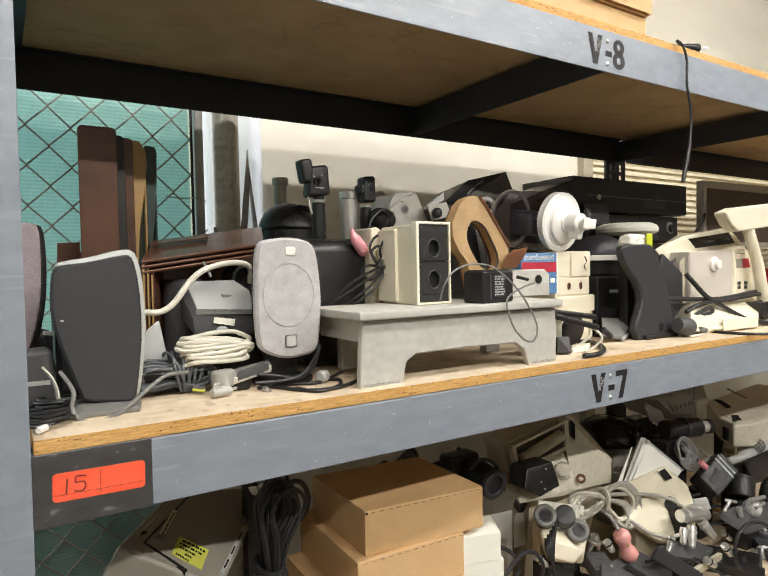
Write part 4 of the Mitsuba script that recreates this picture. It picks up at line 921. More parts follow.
t.part('band_tail', hull([(bc[0]+R_, .28, zb+.053), (bc[0]+R_+.012, .27, zb+.050), (bc[0]+R_+.02, .27, zb+.012), (bc[0]+R_+.006, .28, zb+.010), (bc[0]+R_+.012, .285, zb+.03)], .001), 'label_grey')
t = Thing('tub_lid', 'pale grey oval lid lying on the black stereo units behind the bowl', 'lid')
lc = (1.5170, 0.3600, 0.2869)
t.part('rim', at(lathe([(0, 0), (.074, 0), (.084, .006), (.086, .016), (.080, .026), (.066, .032), (0, .036)], 44), (lc[0], .335, lc[2]-.004)), 'paper')
t.part('stem', at(cyl(.026, lc[2]-.0042-ZT), (lc[0]+.045, .395, ZT)), 'black')
t = Thing('taped_bundle', 'bundle in clear wrap with a yellow sticker on top of the dark curved panel', 'bundle')
bq = (1.3103, 0.1500, 0.2549)
bm = dimples(at(rbox(.07, .04, .035, .012, 12), (0, 0, 0)).subdivide().subdivide(), .006, 70, 8)
t.part('wrap', at(bm, (bq[0], .17, bq[2]-.018)), 'paper', 50)
t.part('sticker', at(rbox(.022, .003, .034, .001), (bq[0]+.028, .1435, bq[2]-.016)), 'yellow_label')
t.part('stack', box(bq[0]-.03, bq[0]+.03, .165, .19, ZT, bq[2]-.017, .003), 'black')

# dark curved panel speaker
t = Thing('desktop_speaker', 'dark charcoal curved flat speaker panel standing by the cream register', 'speaker')
od = smooth_poly([(1.1875, 0.2179), (1.1877, 0.2363), (1.1988, 0.2432), (1.2785, 0.2459), (1.3061, 0.2437), (1.3261, 0.2219), (1.3463, 0.1779), (1.3709, 0.1181), (1.3959, 0.0521), (1.4130, 0.0056), (1.3787, 0.0034), (1.2572, 0.0111), (1.2457, 0.0239), (1.2345, 0.0484), (1.2578, 0.0896), (1.2658, 0.1177), (1.2506, 0.1515), (1.2131, 0.1852)], 1)
t.part('panel', flat(od, .112, .02, .004), 'charcoal')
t.part('shell', flat((np.array(od)-np.array(od).mean(0))*[.80, .94]+np.array(od).mean(0)+[.016, -.004], .1325, .018, .004), 'black')
hc_ = (1.3366, 0.1120, 0.0439)
t.part('port', flat(oval(hc_[0], hc_[2], .010, .010), .1112, .002, 0), 'hole', False)
t.part('foot', box((1.2650, 0.1150, 0.0104)[0], (1.3957, 0.1150, 0.0045)[0], .10, .17, ZT, ZT+.012, .004), 'black')

# black stereo units
def unit(lab, x0, x1, y0, y1, z0, z1):
    t = Thing('stereo_unit', lab, 'stereo unit', None)
    t.part('case', box(x0, x1, y0, y1, z0, z1, .004), 'black_gloss')
    t.part('front_panel', box(x0-.003, x1+.003, y0-.012, y0+.001, z0+.002, z1-.001, .003), 'black')
    return t
za = (1.7348, 0.4400, 0.3589)[2]; zt_ = (1.7356, 0.4400, 0.4618)[2]
ux0, ux1 = (1.4090, 0.4400, 0.3897)[0], (1.9828, 0.4400, 0.4148)[0]
t = unit('topmost black stereo unit of the stack, with a small silver button', ux0, ux1, .445, .64, za, zt_)
t.part('button', at(cyl(.008, .006, 18), M=T(((1.5184, 0.4300, 0.4025)[0], .434, (1.5184, 0.4300, 0.4025)[2]), rx=90)), 'satin_steel')
t.part('trim_line', box(ux0+.06, ux1-.005, .4322, .4336, (1.7206, 0.4300, 0.4055)[2], (1.7206, 0.4300, 0.4055)[2]+.0016, .0003), 'mid_grey', False)
t.part('window', box(ux1-.24, ux1-.12, .4322, .4336, za+.02, za+.045, .0005), 'charcoal', False)
zb_ = (1.7341, 0.4400, 0.2685)[2]
t = unit('second black stereo unit from the top, with a round knob', ux0+.03, (1.9407, 0.4400, 0.3108)[0], .452, .63, zb_, za-.004)
kc = (1.8954, 0.4300, 0.3161)
t.part('knob_ring', at(ring(.013, .020, .006), M=T((kc[0], .441, kc[2]), rx=90)), 'mid_grey')
t.part('knob', at(cyl(.013, .014), M=T((kc[0], .441, kc[2]), rx=90)), 'black')
t.part('display', box(kc[0]-.10, kc[0]-.06, .4392, .4406, kc[2]-.04, kc[2]-.022, .0005), 'charcoal', False)
t = unit('lowest black stereo unit, mostly hidden behind the printer', ux0+.01, (1.9699, 0.4400, 0.2081)[0], .445, .64, zb_-.14, zb_-.004)
t = unit('black cabinet at the bottom of the stereo stack', ux0, (1.9699, 0.4400, 0.2081)[0], .445, .64, ZT, zb_-.145)
t = Thing('notice_panel', 'dark grey square panel leaning against the black stereo units behind the jar', 'panel')
t.part('panel', flat([(1.4329, 0.3770), (1.5473, 0.3846), (1.5514, 0.3211), (1.4411, 0.3186)], .418, .008, .001), 'charcoal')
t.part('logo', flat([(1.4411, 0.3652), (1.4545, 0.3627), (1.4678, 0.3485), (1.4587, 0.3423)], .4172, .002, 0), 'mid_grey', False)
t.part('lower_half', flat([(1.4411, 0.3245), (1.5420, 0.3269), (1.5381, -0.0475), (1.4368, -0.0388)], .4185, .007, .001), 'black')
t = Thing('sloped_case', 'black slanted case reaching from behind the jar up to the stereo units', 'case')
t.part('body', hull([(1.2524, 0.4300, 0.3984), (ux0-.010, .43, (1.4096, 0.4400, 0.4424)[2]), (ux0-.010, .43, ZT+.004), (1.2505, 0.4300, 0.2705), (1.32, .60, .39), (ux0-.010, .60, .44), (1.31, .44, ZT+.004), (1.31, .60, ZT+.004), (ux0-.010, .60, ZT+.004)], .003), 'black')
t.part('ridge', tube([(1.2469, 0.4250, 0.3866), (1.3318, 0.4320, 0.4111), (1.3992, 0.4350, 0.4295)], .003, 6), 'charcoal')

# monitor on the next bay
t = Thing('monitor', 'old dark-screened monitor with a grey frame behind the white hand scanner', 'monitor')
e = [(2.1425, 0.4887), (2.6220, 0.5656), (2.8793, 0.5837), (2.8822, 0.2427), (2.1420, 0.2540)]
mx0, mx1, mz0, mz1 = e[0][0], e[2][0]-.02, e[4][1], (2.1425, 0.4600, 0.4959)[2]
mh = (2.6059, 0.4600, 0.5524)[2]
t.part('frame', flat([(mx0, mz0), (mx1, mz0), (mx1, mz1+.005), (mx0, mz1)], .46, .03, .003, ), 'warm_grey')
t.part('back_shell', hull([(mx0+.14, .489, mz0+.03), (mx1-.04, .488, mz0+.03), (mx0+.14, .489, mz1-.03), (mx1-.04, .488, mz1-.03), (mx0+.22, .60, mz0+.06), (mx1-.1, .60, mz0+.06), (mx0+.22, .60, mz1-.06), (mx1-.1, .60, mz1-.06)], .004), 'warm_grey')
t.part('screen', box(mx0+.018, mx1-.05, .4575, .4605, mz0+.02, mz1-.028, .001), 'dusk_brown')
t.part('stand', box((mx0+mx1)/2-.05, (mx0+mx1)/2+.05, .49, .56, ZT+.02, mz0+.06, .004), 'black')
t.part('base', box((mx0+mx1)/2-.12, (mx0+mx1)/2+.12, .42, .62, ZT, ZT+.02, .006), 'black')
single('black_cable', 'black cable hanging in front of the blind at the left edge of the monitor', 'cable', tube([(2.1132, 0.4400, 0.3708), (2.0764, 0.4300, 0.3407), (2.0450, 0.4300, 0.3120), (2.0091, 0.4200, 0.2763), (2.0212, 0.4200, 0.2418), (2.02, .44, ZT+.004)], .006, 8), 'black_cable')

# cream register display
t = Thing('register_display', 'cream register display with a dark numeric window, behind the grey timer', 'display')
A = [(1.5773, 0.2000, 0.2703), (1.8098, 0.2000, 0.2966), (1.8754, 0.1900, 0.2460), (1.6039, 0.1900, 0.2285)]
B = [(1.7773, 0.3600, 0.2841), (2.0760, 0.3600, 0.3150), (1.5323, 0.2400, 0.2358), (1.5892, 0.2400, 0.2019)]
t.part('head', hull([np.array(p) for p in A]+[(1.7719, 0.3400, 0.2798), (2.0386, 0.3400, 0.3096), (1.4678, 0.2100, 0.2348), (1.5130, 0.2100, 0.1913), (1.6309, 0.2000, 0.2232), (1.9071, 0.2000, 0.2373), (1.6565, 0.3200, 0.2446), (2.1543, 0.3400, 0.2390)], .003), 'cream')
def onface(u, v, off):
    a, b, c, d = [np.array(p) for p in A]
    p = (a*(1-u)+b*u)*(1-v)+(d*(1-u)+c*u)*v; n = np.cross(b-a, d-a); n /= np.linalg.norm(n)
    if n[1] > 0: n = -n
    return p+n*off
t.part('window', quad(onface(.05, .18, .0045), onface(.92, .18, .0045), onface(.86, .80, .0045), onface(.08, .80, .0045), .004), 'black_gloss', False)
for k, (u0, ch) in enumerate(((.30, '1'), (.37, '0'), (.42, '0'), (.47, '4'), (.72, '0'), (.78, '0'))):
    c = onface(u0, .5, .0062)
    if k < 4 or True: t.part('digit', at(flat_text(ch, .010), tuple(c), rx=-50, rz=4), 'label_grey', False)
t.part('neck', hull([(1.7064, 0.3000, 0.2016), (1.8360, 0.3000, 0.2127), (1.6854, 0.3000, 0.1328), (1.8640, 0.3000, 0.1112), (1.60, .30, ZT+.005), (1.72, .30, ZT+.005), (1.60, .35, ZT+.005), (1.72, .35, ZT+.005)], .004), 'cream')
single('black_cable', 'black cord draped along the lower left edge of the register display', 'cable', tube([(1.5088, 0.1900, 0.2019), (1.5286, 0.1850, 0.2151), (1.5760, 0.1850, 0.2230), (1.6349, 0.1850, 0.2255)], .003, 7), 'black_cable')
t = Thing('charcoal_case', 'charcoal soft case between the curved speaker panel and the cream register', 'case')
t.part('body', hull([(1.4323, 0.1700, 0.2179), (1.5504, 0.1700, 0.1470), (1.5408, 0.1700, 0.1094), (1.4579, 0.1700, 0.0550), (1.3797, 0.1700, 0.0598), (1.4713, 0.1950, 0.2130), (1.5732, 0.1950, 0.1461), (1.38, .17, ZT+.007), (1.44, .17, ZT+.007), (1.38, .195, ZT+.007), (1.45, .195, ZT+.007)], .006), 'charcoal')

# grey timer
t = Thing('lab_timer', 'grey boxy laboratory timer with a white knob and a red display', 'timer')
F0 = [(1.5178, 0.2273), (1.7316, 0.2353), (1.8649, 0.2353), (1.8887, 0.0957), (1.7316, 0.0852), (1.5173, 0.0900)]
t.part('body', flat([F0[0], F0[1], F0[4], F0[5]], .145, .11, .004), 'timer_grey')
t.part('side', hull([(1.5263, 0.1500, 0.2274), (1.5257, 0.1500, 0.0894), (1.5132, 0.1700, 0.2015), (1.5127, 0.1700, 0.0945), (1.6151, 0.2200, 0.2012), (1.6147, 0.2200, 0.0936)], .002), 'cream')
t.part('control_panel', flat([F0[1], F0[2], F0[3], F0[4]], .143, .112, .004), 'cream')
kq = (1.6284, 0.1450, 0.1942)
t.part('knob', at(lathe([(0, 0), (.020, 0), (.020, .007), (.014, .010), (.012, .018), (0, .019)], 30), M=T((kq[0], .145, kq[2]), rx=90)), 'white')
t.part('display', flat([(1.7418, 0.2069), (1.7964, 0.2093), (1.8076, 0.1832), (1.7472, 0.1813)], .1418, .003, 0), 'warm_grey', False)
t.part('red_display', flat([(1.7744, 0.2066), (1.8076, 0.2092), (1.8189, 0.1830), (1.7799, 0.1807)], .1410, .003, 0), 'red_lens', False)
for a, b in ((.15, .32), (.42, .32), (.15, .24), (.42, .24)):
    u0 = F0[1][0]+(F0[2][0]-F0[1][0])*a; z0_ = F0[4][1]+(F0[1][1]-F0[4][1])*b
    t.part('icon', box(u0, u0+.014, .1405, .1432, z0_, z0_+.009, .0005), 'charcoal', False)
u1 = F0[1][0]+(F0[2][0]-F0[1][0])*.1; zt1 = F0[1][1]
t.part('panel_print', cat(box(u1, u1+.045, .1415, .1432, zt1-.014, zt1-.011, 0), box(u1+.03, u1+.045, .1415, .1432, zt1-.035, zt1-.033, 0)), 'warm_grey', False)
t.part('panel_print', cat(box(u1+.048, u1+.055, .1405, .1432, zt1-.040, zt1-.036, 0)), 'red_print', False)
t.part('base', hull([(1.5258, 0.1500, 0.0920), (1.8816, 0.1500, 0.0959), (1.4154, 0.0800, 0.0309), (1.7096, 0.0700, 0.0265), (1.50, .09, ZT+.003), (1.70, .09, ZT+.003), (1.52, .25, ZT+.003), (1.74, .25, ZT+.003), (1.6955, 0.2500, 0.0771), (2.0902, 0.2500, 0.0777)], .003), 'cream')
t.part('base_lip', hull([(1.5526, 0.0750, 0.0497), (1.7054, 0.0680, 0.0460), (1.5432, 0.0700, 0.0249), (1.6992, 0.0650, 0.0249), (1.5996, 0.1000, 0.0399), (1.7719, 0.1000, 0.0343)], .003), 'cream')
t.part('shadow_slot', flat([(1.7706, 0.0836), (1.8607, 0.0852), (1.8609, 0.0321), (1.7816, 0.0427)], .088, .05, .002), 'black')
# hand scanner
t = Thing('hand_scanner', 'cream pistol-shaped hand scanner standing at the right of the grey timer', 'scanner')
hd = [(1.6096, 0.1000, 0.3289), (1.6547, 0.1000, 0.3411), (1.8324, 0.1000, 0.3588), (1.9631, 0.1000, 0.3551), (1.9634, 0.1000, 0.3137), (1.8326, 0.1000, 0.3219), (1.7224, 0.1000, 0.3051), (1.6701, 0.1000, 0.2850), (1.6345, 0.1000, 0.3030)]
t.part('head', hull([np.array(p)+[0, o, 0] for p in hd for o in (0, .028)], .004), 'cream')
t.part('face', hull([(1.5952, 0.0950, 0.3254), (1.6249, 0.0950, 0.2972), (1.6399, 0.0950, 0.2868), (1.6801, 0.1400, 0.3318), (1.7113, 0.1400, 0.2994)], .003), 'darker_cream')
t.part('handle', tube([(1.7359, 0.1120, 0.3146), (1.7631, 0.1120, 0.2593), (1.7964, 0.1120, 0.1972), (1.8149, 0.1100, 0.1313), (1.8321, 0.1100, 0.0818), (1.8381, 0.1100, 0.0353), ((1.8381, 0.1100, 0.0353)[0], .11, ZT+.02)], list(np.linspace(.0145, .017, 30))+[.017]*7, 14), 'cream', smooth=True)
t.part('stand_foot', at(lathe([(0, 0), (.035, 0), (.035, .006), (.02, .02), (0, .022)], 28), ((1.8381, 0.1100, 0.0353)[0], .11, ZT)), 'cream')
t = Thing('pale_bottle', 'pale blue bottle with a red cap at the right edge of the photo', 'bottle')
pb_ = (2.0746, 0.2000, 0.0735)
t.part('body', at(cyl(.028, pb_[2]+.02-ZT+.03, 28, .006), (pb_[0], .20, ZT)), 'pale_blue')
t.part('cap', at(cyl(.024, .05, 24, .004), (pb_[0], .20, pb_[2]+.052)), 'red_print')
for k, pts in enumerate([[(1.4823, 0.1350, 0.1701), (1.5018, 0.1250, 0.1462), (1.5491, 0.1200, 0.1106), (1.6122, 0.1120, 0.0813), (1.6703, 0.1000, 0.0544), (1.7241, 0.0900, 0.0352), (1.8130, 0.0850, 0.0242)],
                         [(1.3898, 0.1350, 0.1117), (1.4919, 0.1300, 0.1048), (1.6017, 0.1250, 0.1001), (1.6937, 0.1200, 0.1045), (1.7853, 0.1200, 0.1121), (1.8417, 0.1200, 0.1129)],
                         [(1.4735, 0.1300, 0.0720), (1.5057, 0.1220, 0.0863), (1.5646, 0.1180, 0.0941), (1.6480, 0.1150, 0.0957), (1.7431, 0.1100, 0.1028), (1.8093, 0.1100, 0.1058), (1.8264, 0.1100, 0.0907), (1.7982, 0.1100, 0.0777)],
                         [(1.4747, 0.1200, 0.0570), (1.5120, 0.1150, 0.0706), (1.5501, 0.1100, 0.0793), (1.5597, 0.1100, 0.0682), (1.5119, 0.1150, 0.0602)],
                         [(1.5225, 0.0999, 0.0215), (1.5166, 0.0410, 0.0215), (1.5321, -0.0038, 0.0215), (1.5700, -0.0386, 0.0215)]]):
    single('black_cable', ['thick black cable crossing the front of the grey timer downwards to the right', 'black cable running level behind the curved speaker panel to the timer', 'black cable curving up and along the lower front of the timer',
           'short black cable looped at the foot of the timer', 'black cord lying on the shelf edge at the far right'][k], 'cable', tube(pts, [.0062, .0058, .0055, .005, .0035][k], 9), 'black_cable')
t = Thing('bulb_handle', 'dark grey bulb-shaped rubber handle lying on the shelf by the curved speaker panel', 'handle')
h0, h1 = np.array((1.3599, 0.0850, 0.0491)), np.array((1.4597, 0.0750, 0.0305))
t.part('bulb', along(lathe([(0, 0), (.017, 0), (.020, .01), (.024, .028), (.022, .044), (.012, .054), (0, .056)], 28), h0, h1), 'dark_grey')
t.part('stem', along(cyl(.007, .022, 16), h0+(h1-h0)*.85, h1+(h1-h0)*.2), 'mid_grey')
single('thin_cable', 'thin white cord lying on the shelf under the dark rubber bulb', 'cord', tube([(1.4278, 0.1294, 0.0210), (1.3923, 0.0715, 0.0210), (1.4556, 0.0727, 0.0210), (1.5320, 0.0974, 0.0210)], .0032, 8), 'pale_cable')

# ------------------------------------------------------------------ bottom shelf
ZB = -.6535+.0190
# support cartons under the boxes at the left (their tops are below the picture's edge)
single('large_carton', 'large brown carton under the beige label printer', 'box', box(.03, .295, .17, .47, ZB, -.375, .004), 'card')

# label printer
t = Thing('label_printer', 'tilted beige printer with a yellow label and a slotted rail, under the orange 15 label', 'printer')
TL, TR, BR, BL = [np.array(p) for p in ((.2301, .36, -.2045), (.4392, .4486, -.2657), (.248, .15, -.2806), (.118, .20, -.2084))]
n_ = np.cross(TR-TL, BL-TL); n_ /= np.linalg.norm(n_)
if n_[2] > 0: n_ = -n_
Q = np.array([TL, TR, BR, BL])
body = [q+n_*.004 for q in Q]+[q+n_*.10 for q in Q]
cl = np.array([min(q[2], 9) for q in body])
t.part('case', hull([q if q[2] > -.370 else np.array([q[0], q[1], -.370]) for q in body], .006), 'warm_grey')
def onp(u, v, off=0.0):
    return (TL*(1-u)+TR*u)*(1-v)+(BL*(1-u)+BR*u)*v-n_*off
def pl(u0, v0, u1, v1, off, th): return quad(onp(u0, v0, off), onp(u1, v0, off), onp(u1, v1, off), onp(u0, v1, off), th) 
def uvplate(uv, lo, hi): return hull([onp(u, v, o) for u, v in uv for o in (lo, hi)])
def plate(u0, v0, u1, v1, lo, hi):
    return hull([onp(u, v, o) for u in (u0, u1) for v in (v0, v1) for o in (lo, hi)])
t.part('lid', plate(.10, -.02, .97, 1.0, -.004, .004), 'warm_grey', False)
t.part('seam', cat(uvplate([(.172, .0), (.19, .0), (.135, .884), (.155, .884)], -.004, .0046), uvplate([(.145, .870), (.150, .892), (.66, 1.0), (.66, 1.02)], -.004, .0046)), 'hole', False)
t.part('side_rail', plate(.03, -.02, .05, .80, -.004, .0035), 'darker_cream', False)
t.part('side_rail', plate(.08, -.02, .13, .80, -.004, .003), 'darker_cream', False)
t.part('latch', plate(.05, .73, .09, .77, -.003, .0045), 'hole', False)
t.part('corner_post', plate(.20, .74, .28, .80, -.003, .006), 'mid_grey', False)
t.part('name_label', uvplate([(.205, .747), (.138, .325), (.193, .357), (.266, .784)], .003, .0047), 'cream', False)
g = random.Random(12)
def print_bars(u0, v0, du, dv, n, hu, hv):
    """a line of illegible small print: n short strokes from (u0, v0) along (du, dv), hu and hv to the next line"""
    out, a = [], 0.0
    while a < 1:
        b = min(1, a+g.uniform(.5, 1.6)/n)
        out.append(uvplate([(u0+du*a, v0+dv*a), (u0+du*b, v0+dv*b), (u0+du*a+hu, v0+dv*a+hv), (u0+du*b+hu, v0+dv*b+hv)], .0040, .0052)); a = b+.35/n
    return cat(*out)
t.part('yellow_sticker', uvplate([(.394, .706), (.744, .784), (.779, .964), (.436, .913)], .003, .0046), 'yellow_green', False)
t.part('print', print_bars(.227, .72, -.062, -.34, 9, .020, .015), 'ink', False)
for k, (a, b) in enumerate(((.10, .95), (.06, .9), (.12, .70), (.35, .62), (.08, .55))):
    o = (.415+.007*k, .735+.037*k)
    t.part('print', print_bars(o[0]+.32*a, o[1]+.07*a, .32*(b-a), .07*(b-a), 8, .003, .017), 'ink', False)
t.part('rail', plate(.955, .02, 1.0, .95, -.004, .008), 'label_grey', False)
for v0 in (.30, .44, .58, .72, .84):
    t.part('rail_slot', plate(.968, v0, .986, v0+.07, .006, .0086), 'hole', False)
t.part('bracket', plate(.90, .36, .955, .46, .002, .012), 'mid_grey', False)
t.part('front_recess', hull([Q[3]+n_*.03+(Q[2]-Q[3])*.05+[0, -.006, 0], Q[3]+n_*.03+(Q[2]-Q[3])*.5+[0, -.006, 0], Q[3]+n_*.05+(Q[2]-Q[3])*.5+[0, -.006, 0], Q[3]+n_*.05+(Q[2]-Q[3])*.05+[0, -.006, 0], Q[3]+n_*.04+(Q[2]-Q[3])*.2+[0, .01, 0]]), 'hole', False)
t = Thing('crumpled_paper', 'torn white paper with black stripes sticking up behind the beige label printer', 'paper')
for k, sh in enumerate(([(0.3551, 0.3100, -0.1999), (0.3669, 0.3000, -0.1976), (0.3761, 0.2900, -0.2171), (0.3588, 0.3000, -0.2108)], [(0.3708, 0.3000, -0.1965), (0.3905, 0.3000, -0.1950), (0.3860, 0.3000, -0.2130), (0.3760, 0.3000, -0.2202)], [(0.3819, 0.2900, -0.2166), (0.3920, 0.2900, -0.2075), (0.3913, 0.2900, -0.2318), (0.3850, 0.2900, -0.2473)])):
    a_ = np.array(sh); t.part('strip', hull(np.vstack([a_, a_+[.001, .004, -.002]])), 'white', False)
t.part('stem', box(.352, .378, .31, .34, ZB+.0, -.20, .002), 'black')

# black cable hank, hanging in front
t = Thing('cable_hank', 'tall hank of black cables strapped together between the label printer and the cartons', 'cable')
for k in range(13):
    g = random.Random(200+k); s0 = g.uniform(-.018, .018); y0 = .20+g.uniform(-.03, .03); w = g.uniform(.012, .026)
    top = -.155+g.uniform(-.02, .012); xc = .372
    pts = [(xc-.055+s0*.8, y0, ZB+.004), (xc-.040+s0*.6, y0, -.40), (xc-.022+s0*.5, y0, -.32), (xc-.010+s0-.3*w, y0, -.26), (xc-.001+s0-w, y0, top-.03), (xc+.004+s0, y0, top), (xc+.012+s0+w, y0+.01, top-.035), (xc-.002+s0+.3*w, y0+.012, -.26), (xc-.014+s0*.5, y0+.012, -.32), (xc-.03+s0*.6, y0+.01, -.40), (xc-.045+s0*.8, y0+.01, ZB+.004)]
    t.part('strand', tube(pts, .0036, 7, 4), 'black_cable')
q_ = np.linspace(0, 2*math.pi, 21)[:-1]
for k in range(3):
    t.part('strap', tube([(.352+.019*math.cos(q)+.002*k, .205+.042*math.sin(q), -.300-.007*k+.2*.019*math.cos(q)) for q in q_], .0042, 7, 2, closed=True), 'charcoal')
single('black_cable', 'black cable loop against the top carton, right of the cable hank', 'cable', tube([(0.4199, 0.3000, -0.2204), (0.4345, 0.2900, -0.2014), (0.4551, 0.2900, -0.2076), (0.4670, 0.2900, -0.2355), (0.4621, 0.2900, -0.2617), (0.4470, 0.2900, -0.2775), (0.4414, 0.3000, -0.2640), (0.4484, 0.3000, -0.2384)], .0050, 8), 'black_cable')

# cartons
BZ = -.220
def carton(lab, P, h, rz0=0):
    """mailer box: top corners P (front left, front right, back left) at one height, h tall, tabs along the front edge"""
    a, b, c = [np.array(p) for p in P]; d = b+c-a
    t = Thing('cardboard_box', lab, 'box', None)
    dn = np.array([0, 0, -h])
    t.part('carton', hull([p+o for p in (a, b, c, d) for o in (np.zeros(3)-[0, 0, .003], dn)], .0012), 'card')
    t.part('lid', hull([p+o for p in (a, b, c, d) for o in (np.zeros(3), np.array([0, 0, -.0025]))], .0008), 'card')
    L = np.linalg.norm(b-a); u = (b-a)/L; nrm = np.array([u[1], -u[0], 0])
    for k in range(int(L/.017)):
        p0 = a+u*(.010+.017*k)+nrm*.0012-[0, 0, .0045]
        t.part('crease_slit', hull([p0, p0+u*.009, p0+[0, 0, .0012], p0+u*.009+[0, 0, .0012], p0-nrm*.002, p0+u*.009-nrm*.002]), 'tan_dark', False)
    return t
P1 = [(.4985, .128, BZ), (.743, .102, BZ), (.505, .345, BZ)]
t = carton('topmost brown carton of the stack on the bottom shelf', P1, .0765)
t.part('corner_hole', box(.4985, .503, .1258, .128, BZ-.006, BZ-.002, .0005), 'hole', False)
P2 = [(.475, .115, BZ-.079), (.698, .106, BZ-.079), (.487, .37, BZ-.079)]
carton('second brown carton of the stack, under the topmost one', P2, .080)
P3 = [(.440, .095, BZ-.1615), (.69, .085, BZ-.1615), (.455, .37, BZ-.1615)]
carton('third brown carton of the stack, lowest in view at its left', P3, .09)
single('large_carton', 'large brown carton under the stack of brown cartons', 'box', box(.43, .89, .09, .42, ZB, BZ-.2545, .004), 'card')
def white_box(lab, P, h, hid):
    t = Thing('white_box', lab, 'box', 'white boxes right of the cartons')
    a, b, c = [np.array(p) for p in P]; d = b+c-a
    t.part('carton', hull([p+o for p in (a, b, c, d) for o in (np.zeros(3), np.array([0, 0, -h]))], .001), 'paper')
    t.part('lid_flap', hull([p+o for p in (a+[.0, -.0015, 0], b+[0, -.0015, 0]) for o in (np.zeros(3), np.array([0, 0, -h*.3]), np.array([0, .002, 0]))], .0005), 'paper')
white_box('upper white carton right of the brown stack', [(0.7012, 0.1098, -0.3120), (0.7761, 0.0888, -0.3120), (0.7378, 0.1780, -0.3120)], .052, 0)
white_box('lower white carton right of the brown stack', [(0.7040, 0.1143, -0.3665), (0.7825, 0.0883, -0.3665), (0.7360, 0.1771, -0.3665)], .105, 0)

# microscopes
def microscope(lab, x, y, rz, body='black', stagem='black', sc=1.0, tilt=0, roll=0, head=True, z=None, eye=True, group=None):
    t = Thing('microscope', lab, 'microscope', group, M=T((x, y, ZB if z is None else z), rz=rz, rx=tilt, ry=roll) @ np.diag([sc, sc, sc, 1]))
    o = smooth_poly([(-.058, -.085), (-.045, -.10), (-.028, -.10), (-.024, -.05), (.024, -.05), (.028, -.10), (.045, -.10), (.058, -.085), (.055, .06), (.04, .085), (-.04, .085), (-.055, .06)], 1)
    b = trimesh.creation.extrude_polygon(sg.Polygon(o), .028, engine='earcut')
    t.part('base', b, body, 20)
    arm = [(.0, .0), (.052, .0), (.056, .10), (.050, .17), (.022, .215), (-.02, .232), (-.045, .226), (-.045, .205), (-.012, .198), (.012, .175), (.018, .12), (.006, .03)]
    t.part('arm', at(prism(smooth_poly(arm, 1), .034, .005), M=T((.017, .03, .024), rz=90)), body)
    t.part('stage', at(rbox(.125, .115, .010, .003), (0, -.035, .118)), stagem)
    t.part('stage_hole', at(cyl(.011, .0006), (0, -.035, .1281)), 'hole')
    t.part('stage_carrier', at(rbox(.05, .06, .022, .003), (0, .02, .096)), stagem)
    for s in (-1, 1):
        t.part('stage_clip', cat(at(rbox(.008, .055, .0018, .0006), (.034*s, -.035, .1285)), at(cyl(.004, .005), (.034*s, -.010, .1285))), 'chrome')
        t.part('focus_knob', at(lathe([(0, 0), (.024, 0), (.026, .003), (.026, .014), (.022, .017), (.012, .018), (.012, .026), (0, .027)], 26), M=T((.017*s, .075, .075), ry=90*s)), 'charcoal' if body != 'black' else 'mid_grey')
    t.part('condenser', at(cyl(.020, .04, 24, .003), (0, -.035, .076)), 'black')
    t.part('lamp_housing', at(lathe([(0, 0), (.030, 0), (.028, .018), (.018, .026), (0, .027)], 28), (0, -.035, .026)), 'black')
    np_ = T((0, -.035, .222), rx=14)
    t.part('nosepiece', at(lathe([(0, -.010), (.022, -.010), (.034, .0), (.034, .008), (0, .010)], 30), M=np_), 'satin_steel')
    for k, L in enumerate((.036, .028, .046)):
        a = 2.1*k-1.2
        M = np_ @ T((.019*math.cos(a), .019*math.sin(a), -.006)) @ T(rx=180) @ T(rz=math.degrees(-a), ry=14)
        ob_ = t.part('objective', at(lathe([(0, 0), (.0105, 0), (.0105, L*.55), (.0095, L*.6), (.0065, L*.95), (.004, L), (0, L)], 20), M=M), 'chrome')
        t.part('band', at(ring(.0104, .0109, .003, 20), M=M @ T((0, 0, L*.3))), ['red_print', 'sticker_yellow', 'blue_print'][k], parent=ob_)
    if head:
        t.part('head', hull([(a*.026, -.035+b_*.03, c) for a in (-1, 1) for b_ in (-1, 1) for c in (.245, .275)]+[(a*.02, -.075, .298) for a in (-1, 1)]+[(a*.02, -.05, .31) for a in (-1, 1)], .006), body)
        if eye:
            for s in (-1, 1):
                M = T((.024*s, -.070, .295), rx=48)
                tb = t.part('eyepiece', at(cyl(.0135, .055, 24, .002), M=M), 'black')
                t.part('eyecup', at(ring(.0085, .0165, .014, 24, .002), M=M @ T((0, 0, .052))), 'dark_grey', parent=tb)
                t.part('lens', at(cyl(.0085, .003), M=M @ T((0, 0, .054))), 'lens', parent=tb)
    else:
        t.part('tube_socket', at(ring(.014, .022, .02, 26), (0, -.035, .235)), 'satin_steel')
    return t
microscope('cream microscope with pale base in the second row behind the wire hoop', 2.12, .36, 110, 'darker_cream', 'charcoal', .64)
microscope('black microscope leaning over in the second row, right of the white triangular plate', 1.84, .46, -70, 'black', 'black', .85)
microscope('black microscope right behind the white cartons', .95, .565, 15, 'black', 'black', 1.0)
microscope('black microscope in the dark at the back, under the beige device', 1.36, .55, -20, 'black', 'black', .9)
microscope('dark microscope at the back, right of the brown cartons', .74, .55, 40, 'black', 'black', 1.1)
microscope('grey microscope standing at the back under the ribbed beige device', 2.04, .57, -60, 'warm_grey', 'black', .72)
microscope('black microscope at the far right of the heap', 2.40, .44, 30, 'black', 'charcoal', .64)
microscope('low black microscope without a head, in front of the wire hoop', 1.99, .14, 60, 'black', 'charcoal', .70, head=False)
microscope('low black microscope without a head, under the pink connector', 1.24, .26, 20, 'black', 'charcoal', .55, head=False)

